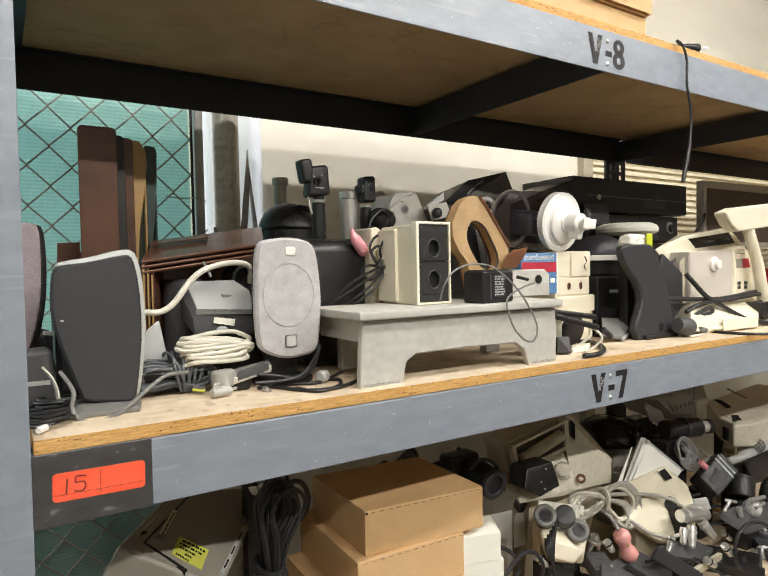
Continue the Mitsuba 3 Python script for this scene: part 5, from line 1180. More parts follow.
# binocular head with grey eyepieces
t = Thing('binocular_head', 'microscope binocular head with two grey ring eyepieces on a cream body', 'microscope head')
for nm, p in (('eyepiece', (0.9886, 0.1700, -0.3594)), ('eyepiece', (1.0801, 0.1550, -0.4113))):
    p = np.array(p); d = np.array(CAM)-p; d = d/np.linalg.norm(d)*.9+np.array([.05, .0, .16]); d /= np.linalg.norm(d)
    k = t.part(nm, along(cyl(.0205, .06, 28, .003), p-d*.055, p), 'dark_grey')
    t.part('eyecup', along(ring(.0135, .0250, .014, 30, .004), p-d*.004, p+d), 'mid_grey', parent=k)
    t.part('lens', along(cyl(.0136, .003), p+d*.002, p+d), 'lens', parent=k)
p = np.array((1.0483, 0.1650, -0.3721)); 
t.part('bridge', along(lathe([(0, 0), (.023, 0), (.023, .05), (.019, .053), (0, .054)], 30), p-d*.040, p+d), 'dark_grey')
t.part('body', hull([(0.9770, 0.1600, -0.4070), (1.0803, 0.1500, -0.4537), (1.0529, 0.1500, -0.4693), (0.9877, 0.1500, -0.4420), (0.9947, 0.1850, -0.4027), (1.1337, 0.1850, -0.4576), (1.0597, 0.1900, -0.4211), (1.0308, 0.1950, -0.4812), (1.1345, 0.1950, -0.5104)], .008), 'cream')
t.part('collar', along(cyl(.030, .03, 30, .004), (1.0516, 0.1750, -0.4930), (1.0577, 0.1800, -0.4639)), 'black')
t.part('support', box(.985, 1.075, .16, .208, ZB, -.47, .006), 'black')
for k in range(5):
    t.part('cord', tube([np.array([.985-.004*k, .135+.004*k, -.36-.01*k]), np.array([.965-.005*k, .125, -.41]), np.array([.962+.002*k, .12, -.46]), np.array([.985+.006*k, .115, -.51])], .0032, 7), 'black_cable')
t = Thing('cream_card', 'cream card block standing behind the binocular eyepieces', 'card')
t.part('block', hull([(1.0096, 0.2100, -0.3407), (1.1567, 0.2000, -0.3855), (1.1633, 0.2000, -0.4413), (1.0153, 0.2100, -0.3935), (1.0255, 0.2250, -0.3490), (1.1751, 0.2150, -0.3946), (1.1818, 0.2150, -0.4513), (1.0314, 0.2250, -0.4027)]), 'paper', False)
t.part('rest', box(1.02, 1.10, .215, .24, ZB, -.40, .004), 'cream')

# beige reader
t = Thing('film_reader', 'beige film reader with a framed recess and a black lens block, under the V-7 sign', 'reader')
fr = [np.array((1.0383, 0.3350, -0.2525)), np.array((1.2174, 0.3150, -0.2078)), np.array((1.2030, 0.3000, -0.2733)), np.array((1.0396, 0.3200, -0.3143))]
bk = np.array([.02, .11, .01])
t.part('hood', hull([f+[0, .019, 0] for f in fr]+[f+bk for f in fr], .002), 'beige')
A0 = [fr[3]+[.002, .012, -.004], fr[2]+[-.002, .012, -.004], np.array((1.0123, 0.2700, -0.3651)), np.array((1.1705, 0.2700, -0.3806)), np.array((1.2198, 0.2700, -0.3758)), fr[3]+bk, fr[2]+bk, np.array((1.1806, 0.4000, -0.4395)), np.array((1.4654, 0.4000, -0.4736))]
t.part('side_wall', hull([(1.2252, 0.3150, -0.2010), (1.3891, 0.3000, -0.3512), (1.3885, 0.3000, -0.4043), (1.2163, 0.2800, -0.3833), (1.2048, 0.2950, -0.2725), (1.3373, 0.3900, -0.2271), (1.5002, 0.3800, -0.3816), (1.4995, 0.3800, -0.4508), (1.3395, 0.3800, -0.4403)], .002), 'beige')
t.part('case', hull(A0, .004), 'beige')
def fq(u, v, o=0.0):
    p = (fr[0]*(1-u)+fr[1]*u)*(1-v)+(fr[3]*(1-u)+fr[2]*u)*v
    n = np.cross(fr[1]-fr[0], fr[3]-fr[0]); n /= np.linalg.norm(n); n = n if n[1] < 0 else -n
    return p+n*o
def fplate(u0, v0, u1, v1, lo, hi): return hull([fq(u, v, o) for u in (u0, u1) for v in (v0, v1) for o in (lo, hi)])
t.part('recess', fplate(.06, .10, .94, .92, .002, .010), 'dusk_brown', False)
for q in ((0, -.02, 1, .08), (0, .92, 1, 1.04), (0, 0, .06, 1), (.94, 0, 1.02, 1)):
    t.part('frame', fplate(*q, 0, .018), 'beige', False)
t.part('roller', along(cyl(.015, .135, 20), fq(.12, .60, .020), fq(.9, .42, .020)), 'darker_cream')
t.part('side_slot', hull([(1.2308, 0.3000, -0.2068), (1.2463, 0.3000, -0.2198), (1.2338, 0.2900, -0.2579), (1.2185, 0.2900, -0.2448), (1.2545, 0.3200, -0.2145), (1.2696, 0.3200, -0.2710)]), 'hole', False)
lb = [(1.0112, 0.2450, -0.2806), (1.0817, 0.2350, -0.2749), (1.0997, 0.2300, -0.3307), (1.0484, 0.2400, -0.3469), (0.9938, 0.2350, -0.3167)]
t.part('lens_block', hull([np.array(p)+[0, o, 0] for p in lb for o in (0, .05)], .003), 'black')
for p in ((1.0610, 0.2320, -0.2845), (1.0436, 0.2320, -0.3122), (1.0547, 0.2300, -0.3308)):
    t.part('screw', at(trimesh.creation.icosphere(1, .0028), p), 'satin_steel')
t.part('knob', along(lathe([(0, 0), (.021, 0), (.022, .012), (.016, .022), (0, .024)], 26), (1.1523, 0.2600, -0.3178), np.array((1.1028, 0.2200, -0.2920))+[0, 0, .02]), 'beige')
t.part('dial', along(ring(.006, .012, .006, 20), (1.2256, 0.2650, -0.3521), np.array((1.1709, 0.2200, -0.3254))+[0, 0, .02]), 'tan_dark')
t.part('pedestal', hull([(1.0875, 0.3100, -0.3823), (1.3587, 0.3100, -0.4121), (1.1807, 0.4000, -0.4312), (1.4654, 0.4000, -0.4676), (1.08, .33, ZB+.002), (1.30, .33, ZB+.002), (1.08, .42, ZB+.002), (1.30, .42, ZB+.002)], .001), 'darker_cream')
# dark dome
t = Thing('dark_dome', 'dark round dome on a grey box, between the beige reader and the triangular plate', 'dome')
dc = np.array((1.6409, 0.5000, -0.3367))
t.part('dome', at(lathe([(.098, -.012), (.100, 0), (.096, .022), (.080, .048), (.05, .064), (0, .07)], 40), dc-[0, 0, .03]), 'black_gloss', True)
t.part('stand', at(rbox(.15, .13, dc[2]-.043-ZB, .006), (dc[0]+.03, .51, ZB)), 'warm_grey')
# triangular plate and the cream body in front
t = Thing('triangular_plate', 'pale triangular plate with a raised rim standing over the cream body', 'plate')
tri = [np.array((1.5097, 0.2800, -0.2972)), np.array((1.6854, 0.2700, -0.4214)), np.array((1.5821, 0.2500, -0.4536)), np.array((1.3895, 0.2500, -0.3899))]
t.part('plate', hull(np.vstack([tri, np.array(tri)+[0, .006, 0]]), .001), 'white')
t.part('rim', tube([tri[3]+[0, -.004, 0], tri[0]+[0, -.004, 0], tri[1]+[0, -.004, 0]], .0026, 6, sm=False), 'label_grey')
t.part('rib', tube([tri[3]+[.02, -.004, 0], tri[0]+[.006, -.004, -.03]], .0022, 6), 'label_grey')
t.part('hinge', along(cyl(.006, .012, 16), tri[0]+[0, -.008, -.01], tri[0]+[0, -.03, -.005]), 'satin_steel')
t.part('fin', hull([(1.4339, 0.2750, -0.3308), (1.4520, 0.2750, -0.3116), (1.3793, 0.2550, -0.3838), (1.3622, 0.2550, -0.3857), (1.4410, 0.2800, -0.3333), (1.3862, 0.2600, -0.3922)], .001), 'white')
t.part('strut', box(1.44, 1.50, .288, .31, ZB, -.42, .003), 'warm_grey')
t = Thing('moulded_instrument', 'cream moulded instrument body lying under the triangular plate behind the grey cable coil', 'instrument')
t.part('shell', hull([(1.3840, 0.2400, -0.3968), (1.5631, 0.2500, -0.3916), (1.6457, 0.2400, -0.4526), (1.6628, 0.2200, -0.5269), (1.5912, 0.1900, -0.5626), (1.4344, 0.1800, -0.5347), (1.3212, 0.1900, -0.4619), (1.5042, 0.2550, -0.4154), (1.6828, 0.2500, -0.5055), (1.6167, 0.2350, -0.5679)], .010), 'cream')
t.part('slot', hull([(1.5160, 0.2320, -0.3802), (1.5284, 0.2220, -0.4053), (1.5571, 0.2220, -0.4055), (1.5396, 0.2320, -0.3792), (1.5744, 0.2450, -0.4099)], .001), 'hole', False)
t.part('step', hull([(1.4122, 0.2000, -0.4770), (1.5332, 0.1900, -0.5197), (1.5155, 0.1850, -0.5413), (1.4133, 0.1950, -0.5024), (1.4964, 0.2200, -0.5379)], .004), 'darker_cream')
t.part('lower_case', box(1.37, 1.53, .205, .265, ZB, -.50, .008), 'darker_cream')
# grey cable coil tied like a bow
t = Thing('coiled_cable', 'thick grey cable coiled like a bow and tied in the middle', 'cable')
cc = np.array((1.2397, 0.2150, -0.3917))
for k in range(13):
    g = random.Random(300+k); a = g.uniform(.75, 1.2)
    if k % 2 == 0:
        pts = [cc, cc+[-.035*a, -.004, .022], cc+[-.085*a, .0, .026*a], cc+[-.108*a, .0, .006], cc+[-.085*a, -.008, -.018*a], cc+[-.035, -.012, -.010]]
    else:
        pts = [cc, cc+[.035*a, .0, .026*a], cc+[.085*a, -.005, .020*a], cc+[.125*a, -.015, -.020*a], cc+[.115*a, -.020, -.060*a], cc+[.06*a, -.025, -.074*a], cc+[.02, -.018, -.045*a]]
    pts = [np.array(p)+[g.uniform(-.003, .003), g.uniform(-.012, .008), g.uniform(-.003, .003)] for p in pts]
    t.part('turn', tube(pts, .0048, 9, 5, closed=True), 'bow_cable' if k % 3 else 'pale_cable')
for k in range(4):
    g = random.Random(330+k)
    pts = [cc+[.01, -.012, -.004], cc+[.052+.006*k, -.024, -.020], cc+[.068, -.028, -.055], cc+[.045, -.03, -.078-.004*k], cc+[.018, -.026, -.06], cc+[.006, -.02, -.03]]
    t.part('turn', tube(pts, .0048, 9, 5, closed=True), 'bow_cable')
t.part('tie', tube([cc+[.004*math.cos(q)-.002, .018*math.sin(q)-.006, .026*math.cos(q)] for q in np.linspace(0, 6.28, 13)[:-1]], .006, 8, 3, closed=True), 'pale_cable')
t.part('tail', tube([cc+[.02, -.01, .01], (1.3781, 0.2000, -0.4049), (1.4686, 0.1900, -0.4299), (1.5195, 0.1700, -0.4598), (1.5236, 0.1500, -0.4924), (1.4787, 0.1400, -0.5100), (1.4070, 0.1400, -0.5048), (1.3306, 0.1400, -0.4747), (1.3046, 0.1500, -0.4565), (1.2930, 0.1700, -0.4429)], .0050, 9), 'bow_cable')
t = Thing('pink_connector', 'pink translucent double-ended connector hanging below the grey cable coil', 'connector')
a_, b_ = np.array((1.2256, 0.1500, -0.4539)), np.array((1.2467, 0.1350, -0.5128))
t.part('body', along(lathe([(0, 0), (.012, .001), (.020, .010), (.021, .022), (.015, .034), (.014, .042), (.020, .054), (.022, .066), (.014, .078), (0, .080)], 28), a_+[-.003, 0, .010], b_), 'pink_clear', True)
t.part('pin', along(cyl(.004, .012, 12), a_+[0, -.018, -.012], a_+[.006, -.02, -.03]), 'brass')
t.part('cord', tube([a_+[-.003, 0, .010], a_+[-.004, .02, .03], a_+[-.01, .05, .05]], .004, 7), 'grey_cable')

# beige devices at the right
t = Thing('beige_projector', 'large beige device with dark finger slots, at the back right under the beam', 'projector')
top_ = [(2.19, .47), (1.99, .315), (1.945, .25), (1.985, .225), (2.07, .222), (2.62, .30), (2.66, .52)]
t.part('case', hull([(a, b, z) for a, b in top_ for z in (-.325, -.385)], .008), 'beige')
t.part('top_ridge', hull([(a+.03, b+.008, z) for a, b in top_[1:5] for z in (-.318, -.322)]+[(2.60, .31, -.318), (2.60, .45, -.318), (2.22, .45, -.318)], .003), 'beige')
for q in ([(2.2247, 0.4695, -0.3142), (2.2281, 0.4453, -0.3142), (2.1488, 0.3641, -0.3142), (2.1178, 0.3687, -0.3142)], [(2.0324, 0.3070, -0.3142), (2.0503, 0.2934, -0.3142), (1.9945, 0.2524, -0.3142), (1.9596, 0.2628, -0.3142)]):
    t.part('slot', hull(np.vstack([q, np.array(q)-[0, 0, .004]])), 'hole', False)
t.part('side_vent', along(lathe([(0, 0), (.024, 0), (.024, .008), (0, .009)], 26), (2.085, .375, -.350), (2.0, .48, -.345)), 'hole')
t.part('button', hull([(1.946, .275, -.340), (1.956, .290, -.340), (1.946, .275, -.375), (1.956, .290, -.375), (1.97, .27, -.36)], .004), 'hole')
t.part('print', hull(np.array([(2.4400, 0.5389, -0.3145), (2.4656, 0.5445, -0.3145), (2.3394, 0.4043, -0.3145), (2.3165, 0.4002, -0.3145)]).tolist()+[list(np.array((2.4000, 0.4716, -0.3145))-[0, 0, .003])]), 'mid_grey', False)
t.part('cradle', box(2.22, 2.29, .38, .47, ZB, -.394, .004), 'black')
t = Thing('ribbed_case', 'beige ribbed case left of the large beige device, at the back', 'case')
R0 = [np.array(p) for p in ((1.8267, 0.4500, -0.2608), (2.1147, 0.4600, -0.2283), (2.0826, 0.4200, -0.2830), (1.9729, 0.4000, -0.2752), (1.9376, 0.3900, -0.3130), (1.9726, 0.4000, -0.3443), (1.8531, 0.4200, -0.3029))]
t.part('shell', hull(R0+[p+[.02, .16, -.02] for p in R0], .004), 'warm_grey')
for k in range(7):
    u = k/7; a_ = R0[0]*(1-u)+R0[1]*u; b_ = R0[6]*(1-u)+R0[3]*u
    t.part('rib', tube([a_+[-.002, -.006, .002], b_+[-.002, -.008, .002]], .0028, 5), 'mid_grey')
t.part('front_plate', hull([R0[3]+[-.003, -.010, 0], R0[2]+[0, -.010, 0], R0[5]+[-.003, -.010, 0], R0[5]+[.03, -.010, .01], R0[3]+[0, .01, 0], R0[5]+[.03, .01, .01]], .003), 'beige')
t.part('stand', box(1.88, 1.98, .56, .62, ZB, -.36, .004), 'black')
t = Thing('cream_housing', 'pale housing at the back, left of the ribbed case', 'housing')
t.part('shell', hull([(1.7175, 0.4100, -0.2584), (1.7773, 0.4000, -0.2846), (1.7833, 0.3900, -0.3228), (1.7188, 0.3900, -0.2999), (1.7769, 0.4500, -0.2708), (1.8280, 0.4400, -0.2963), (1.8403, 0.4300, -0.3401)], .006), 'label_grey')
t.part('post', box(1.895, 1.925, .40, .43, ZB, -.37, .003), 'black')
t = Thing('motor', 'black cylindrical motor lying in front of the beige devices', 'motor')
m0, m1 = np.array((1.6891, 0.3300, -0.3142)), np.array((1.8406, 0.3100, -0.3248))
t.part('barrel', along(cyl(.030, np.linalg.norm(m1-m0), 30, .005), m0, m1), 'black')
t.part('flange', along(ring(.024, .034, .008, 30), m0+(m1-m0)*.48, m1), 'charcoal')
t.part('shaft', along(cyl(.019, .05, 24, .004), m1, m1+(m1-m0)), 'satin_steel')
t.part('coupling', along(cyl(.023, .024, 24, .004), m1+(m1-m0)*.22, m1+(m1-m0)), 'black')
t.part('cradle', box(1.66, 1.76, .30, .36, ZB, m0[2]-.028, .004), 'black')
t = Thing('coiled_cable', 'small coil of thin grey cable behind the right side of the triangular plate', 'cable')
k0 = np.array((1.7171, 0.2700, -0.3788))
for k in range(7):
    g = random.Random(400+k); r_ = .045-.004*k
    t.part('turn', tube([k0+[r_*math.cos(q)+g.uniform(-.003, .003), .018*math.sin(q)+.004*k, r_*.95*math.sin(q)+g.uniform(-.003, .003)] for q in np.linspace(0, 6.28, 15)[:-1]], .0042, 8, 4, closed=True), 'grey_cable')
t.part('tail', tube([k0+[.04, 0, -.02], (1.7454, 0.2400, -0.4008), (1.7727, 0.2400, -0.3907), (1.7469, 0.2500, -0.3671)], .0042, 8), 'grey_cable')
t.part('pin_plug', along(cyl(.009, .03, 16, .002), (1.7119, 0.2300, -0.3918), (1.7422, 0.2200, -0.4190)), 'pink')
t.part('rest', box(1.64, 1.72, .275, .30, ZB, k0[2]-.046, .003), 'black')
t = Thing('black_adapter_box', 'black box with two chrome strips, right of the triangular plate', 'box')
bx_ = np.array((1.7693, 0.2200, -0.4426))
BM = T(bx_, rz=-18, rx=-32, ry=-30)
t.part('case', at(rbox(.125, .055, .075, .006), (0, 0, -.0375)), 'black', M=BM)
for k in range(2):
    t.part('chrome_strip', at(rbox(.006, .004, .076, .0012), (.026+.015*k, -.0285, -.038)), 'chrome', M=BM)
t.part('strip_plate', at(rbox(.05, .002, .03, .0008), (-.02, -.0280, -.015)), 'charcoal', M=BM)
t.part('foot', box(1.73, 1.80, .24, .29, ZB, -.49, .003), 'black')
t = Thing('steel_turret', 'group of bright steel objectives sticking out over the long grey cable', 'microscope turret')
for k, (a, b, r_) in enumerate((((1.4525, 0.1350, -0.4592), (1.5430, 0.1200, -0.4705), .016), ((1.5366, 0.1300, -0.4886), (1.5642, 0.1050, -0.5354), .0125), ((1.4989, 0.1300, -0.4955), (1.4731, 0.1150, -0.5443), .0115), ((1.4705, 0.1350, -0.4955), (1.4491, 0.1250, -0.5312), .010))):
    L = float(np.linalg.norm(np.array(b)-np.array(a)))
    k_ = t.part('objective', along(lathe([(0, 0), (r_, 0), (r_, L*.55), (r_*.86, L*.62), (r_*.8, L*.9), (r_*.45, L), (0, L)], 22), a, b), 'chrome')
    t.part('knurl', along(ring(r_*.98, r_*1.12, .006, 22), np.array(a)+(np.array(b)-np.array(a))*.2, b), 'satin_steel', parent=k_)
t.part('disc', along(lathe([(0, 0), (.034, 0), (.036, .008), (.02, .018), (0, .02)], 30), (1.5523, 0.1500, -0.4774), (1.5271, 0.1300, -0.4971)), 'satin_steel')
t.part('mount', hull([(1.5428, 0.1500, -0.4422), (1.6013, 0.1500, -0.4499), (1.6212, 0.1500, -0.4825), (1.5523, 0.1500, -0.4774), (1.5771, 0.1700, -0.4563), (1.6470, 0.1700, -0.4950)], .003), 'light_grey')
t.part('post', box(1.50, 1.54, .165, .20, ZB, -.47, .004), 'black')
t = Thing('stage_plate', 'dark rectangular microscope stage with a slot, at the bottom edge of the photo', 'plate')
S0 = [np.array(p) for p in ((1.1447, 0.1400, -0.5030), (1.3332, 0.1700, -0.5354), (1.3921, 0.1200, -0.5784), (1.2634, 0.0700, -0.5823), (1.0338, 0.0600, -0.5099))]
t.part('plate', hull(np.vstack([S0, np.array(S0)+[0, 0, -.012]]), .001), 'dark_grey')
t.part('slot', hull(np.array([(1.1987, 0.1200, -0.5150), (1.2139, 0.1200, -0.5146), (1.2545, 0.0950, -0.5449), (1.2428, 0.0950, -0.5487)]).tolist()+[list(np.array((1.2301, 0.1100, -0.5320))+[.004, .004, .003])], .002), 'hole')
t.part('post', box(1.19, 1.25, .09, .13, ZB, S0[3][2]-.014, .003), 'black')
t = Thing('stage_bars', 'long dark steel bars with polished edges lying at the lower right', 'bars')
for k, (a, b) in enumerate((((1.2902, 0.1000, -0.4963), (1.4008, 0.0600, -0.5759)), ((1.4617, 0.1300, -0.5815), (1.7173, 0.1800, -0.6445)), ((1.3875, 0.0700, -0.5687), (1.6166, 0.1200, -0.6046)))):
    t.part('bar', along(rbox(.034-.008*k, .012, float(np.linalg.norm(np.array(b)-np.array(a))), .002), a, b), ['charcoal', 'dark_grey', 'darker_cream'][k])
t.part('block', hull([(1.3331, 0.1200, -0.5058), (1.5308, 0.1600, -0.5471), (1.6804, 0.1600, -0.6237), (1.4030, 0.1000, -0.5630), (1.3330, 0.1200, -0.5184), (1.6804, 0.1600, -0.6382), (1.4030, 0.1000, -0.5758)], .002), 'dark_grey')
t.part('post', box(1.43, 1.50, .10, .16, ZB, -.575, .003), 'black')
t = Thing('wire_hoop', 'black cable bent in a wide hoop round a pale knob at the lower right', 'cable')
t.part('cable', tube([(1.7678, 0.0500, -0.5456), (1.6963, 0.0500, -0.5083), (1.6230, 0.0500, -0.4928), (1.5778, 0.0500, -0.5080), (1.5581, 0.0500, -0.5423), (1.5680, 0.0500, -0.5818), (1.6080, 0.0500, -0.6173), (1.6596, 0.0500, -0.6323), (1.6859, 0.0500, -0.6126), (1.7014, 0.0600, -0.5822)], .0044, 9), 'black_cable')
t = Thing('focus_knob', 'round pale metal focus knob inside the black wire hoop', 'knob')
kk = np.array((1.7756, 0.0900, -0.6282))
t.part('knob', along(lathe([(0, 0), (.019, 0), (.021, .004), (.021, .016), (.017, .020), (.008, .021), (.007, .026), (0, .027)], 28), kk, kk+[-.25, -1, .35]), 'label_grey')
t.part('screw', along(cyl(.004, .004), kk+np.array([-.25, -1, .35])*.0245, kk+[-.25, -1, .35]), 'charcoal')
t.part('shaft', along(cyl(.008, .03), kk, kk+[.25, 1, -.35]), 'satin_steel')
t = Thing('black_cylinder', 'short black cylinder beside bright steel fittings at the right edge of the heap', 'cylinder')
a_, b_ = np.array((1.8055, 0.1600, -0.4958)), np.array((1.8310, 0.1700, -0.4471))
t.part('body', along(cyl(.036, float(np.linalg.norm(b_-a_)), 30, .004), a_, b_), 'black')
t.part('cap', along(cyl(.030, .006, 30), b_, b_+(b_-a_)), 'charcoal')
t.part('post', box(a_[0]-.03, a_[0]+.03, .15, .19, ZB, a_[2]-.006, .003), 'black')
t = Thing('steel_fittings', 'bright small steel fittings below the black cylinder', 'fittings')
for k, (a, b, r_) in enumerate((((1.6370, 0.1200, -0.4846), (1.6635, 0.1150, -0.4584), .005), ((1.6472, 0.1200, -0.4563), (1.6995, 0.1200, -0.4738), .004), ((1.7155, 0.1200, -0.4918), (1.7164, 0.1150, -0.5189), .007), ((1.7553, 0.1100, -0.4776), (1.8344, 0.1100, -0.4867), .006), ((1.7888, 0.1100, -0.5085), (1.8345, 0.1100, -0.5044), .005))):
    t.part('fitting', along(cyl(r_, float(np.linalg.norm(np.array(b)-np.array(a))), 14), a, b), 'chrome')
t.part('clear_dome', at(trimesh.creation.icosphere(3, .026), (1.8074, 0.1300, -0.5194)), 'label_grey', True)
t.part('plate', hull([(1.6353, 0.1300, -0.4904), (1.8955, 0.1500, -0.5220), (2.0851, 0.1500, -0.6037), (1.7281, 0.1100, -0.5514), (1.6353, 0.1300, -0.5072), (2.0853, 0.1500, -0.6297), (1.7282, 0.1100, -0.5686)], .002), 'dark_grey')
t.part('post', box(1.77, 1.84, .125, .16, ZB, -.555, .003), 'black')
t = Thing('curved_tube', 'long pale grey curved microscope arm lying at the right edge', 'arm')
t.part('arm', tube([(1.8479, 0.2200, -0.4152), (1.9302, 0.2200, -0.4151), (2.0229, 0.2200, -0.4161), (2.1407, 0.2200, -0.4106)], [.012]*6+[.018]*6+[.02]*7, 12), 'label_grey', smooth=True)
t.part('ribs', cat(*[along(ring(.018, .022, .006, 20), np.array((1.9915, 0.2200, -0.4136))+[.012*k, 0, .006*k], np.array((2.1407, 0.2200, -0.4106))+[.012*k, 0, .006*k]) for k in range(4)]), 'mid_grey')
t.part('clamp', hull([(1.9083, 0.2000, -0.4215), (2.0510, 0.2000, -0.4162), (2.0775, 0.2000, -0.5065), (1.9507, 0.2000, -0.4931), (2.0275, 0.2500, -0.4574), (2.1728, 0.2500, -0.5404)], .006), 'black')
t.part('post', box(1.88, 1.95, .215, .26, ZB, -.44, .003), 'black')
t = Thing('grey_board', 'upright grey board standing behind the white cartons', 'board')
t.part('board', hull([(0.9433, 0.3000, -0.3902), (0.9955, 0.2800, -0.3839), (0.9962, 0.2800, -0.5447), (0.9471, 0.3000, -0.5387), (0.9524, 0.3100, -0.3958), (1.0053, 0.2900, -0.3895), (1.0059, 0.2900, -0.5519), (0.9562, 0.3100, -0.5457)]), 'light_grey', False)
t.part('board', hull([(0.9921, 0.2700, -0.3918), (1.0252, 0.2700, -0.3924), (1.0307, 0.2700, -0.4745), (0.9907, 0.2700, -0.4711), (1.0019, 0.2800, -0.3975), (1.0354, 0.2800, -0.3982), (1.0409, 0.2800, -0.4810), (1.0006, 0.2800, -0.4776)]), 'warm_grey', False)
t.part('foot', box(.905, .99, .285, .31, ZB, -.45, .003), 'warm_grey')
t = Thing('camera_lens', 'dark camera lens with a ribbed ring facing out between the cartons and the beige reader', 'lens')
cl_ = np.array((0.9510, 0.3000, -0.3150))
t.part('barrel', at(cyl(.034, .07, 32, .003), M=T(cl_+[0, .0, 0], rx=-80)), 'black')
t.part('ring', at(ring(.022, .036, .014, 32, .002), M=T(cl_, rx=100)), 'charcoal')
t.part('glass', at(cyl(.022, .004), M=T(cl_+[0, -.002, 0], rx=100)), 'lens')
t.part('body', box(cl_[0]-.06, cl_[0]+.03, .375, .43, -.462, cl_[2]+.05, .008), 'black')
t = Thing('black_strap', 'black strap hanging at the back between the topmost carton and the beige reader', 'strap')
t.part('strap', tube([(0.9720, 0.4500, -0.2711), (0.9833, 0.4400, -0.3022), (0.9859, 0.4200, -0.3287), (0.9849, 0.4000, -0.3488), (0.9508, 0.3800, -0.3610), (.74, .36, -.42), (.72, .34, -.4665)], .007, 8), 'black_cable')
t.part('buckle', hull([(0.9736, 0.4400, -0.2794), (0.9939, 0.4400, -0.2778), (0.9948, 0.4300, -0.3123), (0.9746, 0.4300, -0.3136), (0.9819, 0.4500, -0.2834), (1.0034, 0.4400, -0.3166)], .004), 'black')

# ------------------------------------------------------------------ loose parts in the heap
SP = [((0.9167, 0.1300, -0.4144), (0.9388, 0.1200, -0.4381), .008), ((1.1073, 0.1000, -0.4212), (1.1183, 0.0900, -0.4453), .009), ((1.3925, 0.1200, -0.4962), (1.3434, 0.1000, -0.5109), .008), ((1.4764, 0.0800, -0.5602), (1.5048, 0.0700, -0.5798), .010), ((1.7015, 0.1600, -0.5742), (1.7308, 0.1500, -0.6014), .009),
      ((1.8098, 0.2000, -0.4513), (1.8303, 0.1900, -0.4832), .009), ((1.3751, 0.1200, -0.5376), (1.3934, 0.1100, -0.5541), .007), ((1.5429, 0.0700, -0.5353), (1.5628, 0.0600, -0.5659), .010), ((1.7038, 0.2500, -0.5103), (1.7289, 0.2400, -0.5371), .008)]
WH = ['beside the binocular head', 'left of the pink connector', 'just under the steel turret', 'at the bottom edge beside the steel bars', 'behind the wire hoop', 'by the black cylinder', 'on the dark steel bars', 'inside the left side of the wire hoop', 'on the moulded cream instrument']
for i, (a, b, r_) in enumerate(SP):
    L = float(np.linalg.norm(np.array(b)-np.array(a)))
    t = Thing('loose_objective', 'loose steel microscope objective lying '+WH[i], 'objective', 'loose objectives in the heap')
    t.part('barrel', along(lathe([(0, 0), (r_, 0), (r_, L*.5), (r_*.85, L*.58), (r_*.8, L*.88), (r_*.45, L), (0, L)], 18), a, b), 'chrome')
    t.part('band', along(ring(r_*.98, r_*1.06, L*.12, 18), np.array(a)+(np.array(b)-np.array(a))*.25, b), 'black')
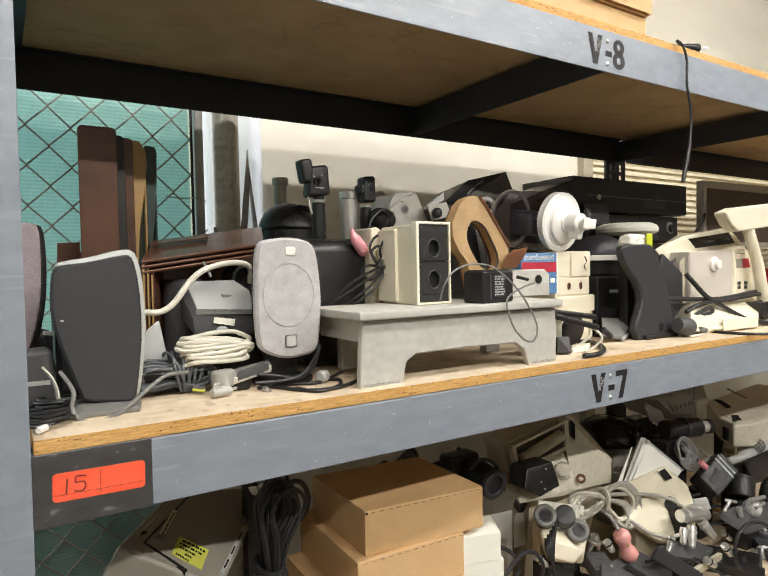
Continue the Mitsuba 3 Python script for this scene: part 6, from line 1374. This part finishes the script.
for k, (pts, lab) in enumerate(((
    [(0.7673, 0.1200, -0.3769), (0.7968, 0.1200, -0.3609), (0.8320, 0.1200, -0.3787), (0.8596, 0.1200, -0.4154), (0.8422, 0.1200, -0.4394)], 'black cord curling at the bottom edge right of the white cartons'),
    ([(0.7984, 0.1000, -0.4097), (0.8399, 0.1000, -0.3812), (0.8795, 0.1000, -0.3839), (0.9052, 0.1000, -0.4203), (0.8959, 0.1000, -0.4511)], 'black cord bent over the foot of the binocular head'),
    ([(1.2840, 0.1200, -0.5272), (1.3592, 0.1100, -0.5343), (1.4385, 0.1000, -0.5576), (1.5223, 0.0900, -0.5984), (1.6105, 0.0900, -0.6567)], 'black cord running along the dark steel bars'),
    ([(1.5890, 0.1600, -0.5398), (1.6313, 0.1500, -0.5300), (1.6956, 0.1400, -0.5367), (1.7716, 0.1400, -0.5730), (1.8371, 0.1500, -0.6293)], 'black cord arching behind the wire hoop'),
    ([(1.5593, 0.2600, -0.4110), (1.5822, 0.2500, -0.4362), (1.6054, 0.2400, -0.4615), (1.6492, 0.2300, -0.4798), (1.6941, 0.2200, -0.4807)], 'black cord under the black box with chrome strips'),
    ([(1.6940, 0.2200, -0.5343), (1.7619, 0.2100, -0.5289), (1.8326, 0.2000, -0.5543), (1.9267, 0.2000, -0.6081), (2.0520, 0.2000, -0.6453)], 'black cord between the steel turret and the clear dome'),
    ([(0.8835, 0.3000, -0.2703), (0.9144, 0.3000, -0.2528), (0.9519, 0.3000, -0.2647), (0.9771, 0.3000, -0.2986), (0.9990, 0.3100, -0.3452)], 'black cord looped above the camera lens'))):
    single('black_cable', lab, 'cable', tube(pts, .0042, 8), 'black_cable')
for k, (p, sx, sy, sz, rz, rx, m, lab) in enumerate((
    ((1.1634, 0.1600, -0.5044), .05, .07, .04, -30, 8, 'dark_grey', 'dark grey block right of the right grey eyepiece'),
    ((1.5214, 0.2000, -0.4532), .05, .03, .02, 30, 20, 'charcoal', 'charcoal block on the moulded cream instrument'),
    ((1.5012, 0.3500, -0.4067), .06, .05, .08, 10, 0, 'warm_grey', 'grey block behind the grey cable bow'))):
    t = Thing('plastic_block', lab, 'block', M=T(p, rz=rz, rx=rx))
    t.part('body', at(rbox(sx, sy, sz, .004), (0, 0, -sz)), m)
    t.part('ridge', cat(*[at(rbox(sx*.8, .004, .003, .001), (0, sy*(-.3+.2*i), -.001)) for i in range(4)]), 'mid_grey' if m == 'black' else m)
    t.part('screw', at(cyl(.0035, .003, 12), (sx*.36, -sy*.36, -.001)), 'satin_steel')

for k, (x, y, rz, lab) in enumerate(((1.63, .125, 30, 'black cast plate with a boss lying flat in front of the steel turret'), (1.83, .085, -40, 'black microscope foot lying flat below the wire hoop'))):
    t = Thing('cast_iron_plate', lab, 'plate', M=T((x, y, ZB), rz=rz))
    o = smooth_poly([(-.058, -.085), (-.045, -.10), (-.028, -.10), (-.024, -.05), (.024, -.05), (.028, -.10), (.045, -.10), (.058, -.085), (.055, .06), (.04, .085), (-.04, .085), (-.055, .06)], 1)
    t.part('plate', at(trimesh.creation.extrude_polygon(sg.Polygon(o).buffer(-.012*k), .026, engine='earcut')), ['black', 'charcoal'][k], 20)
    t.part('boss', at(cyl(.022, .012, 24, .002), (0, .045, .026)), 'dark_grey')
    t.part('screw', at(cyl(.006, .006, 14), (0, .045, .038)), 'satin_steel')
scene = {k: v for k, v in scene.items() if v is not None}
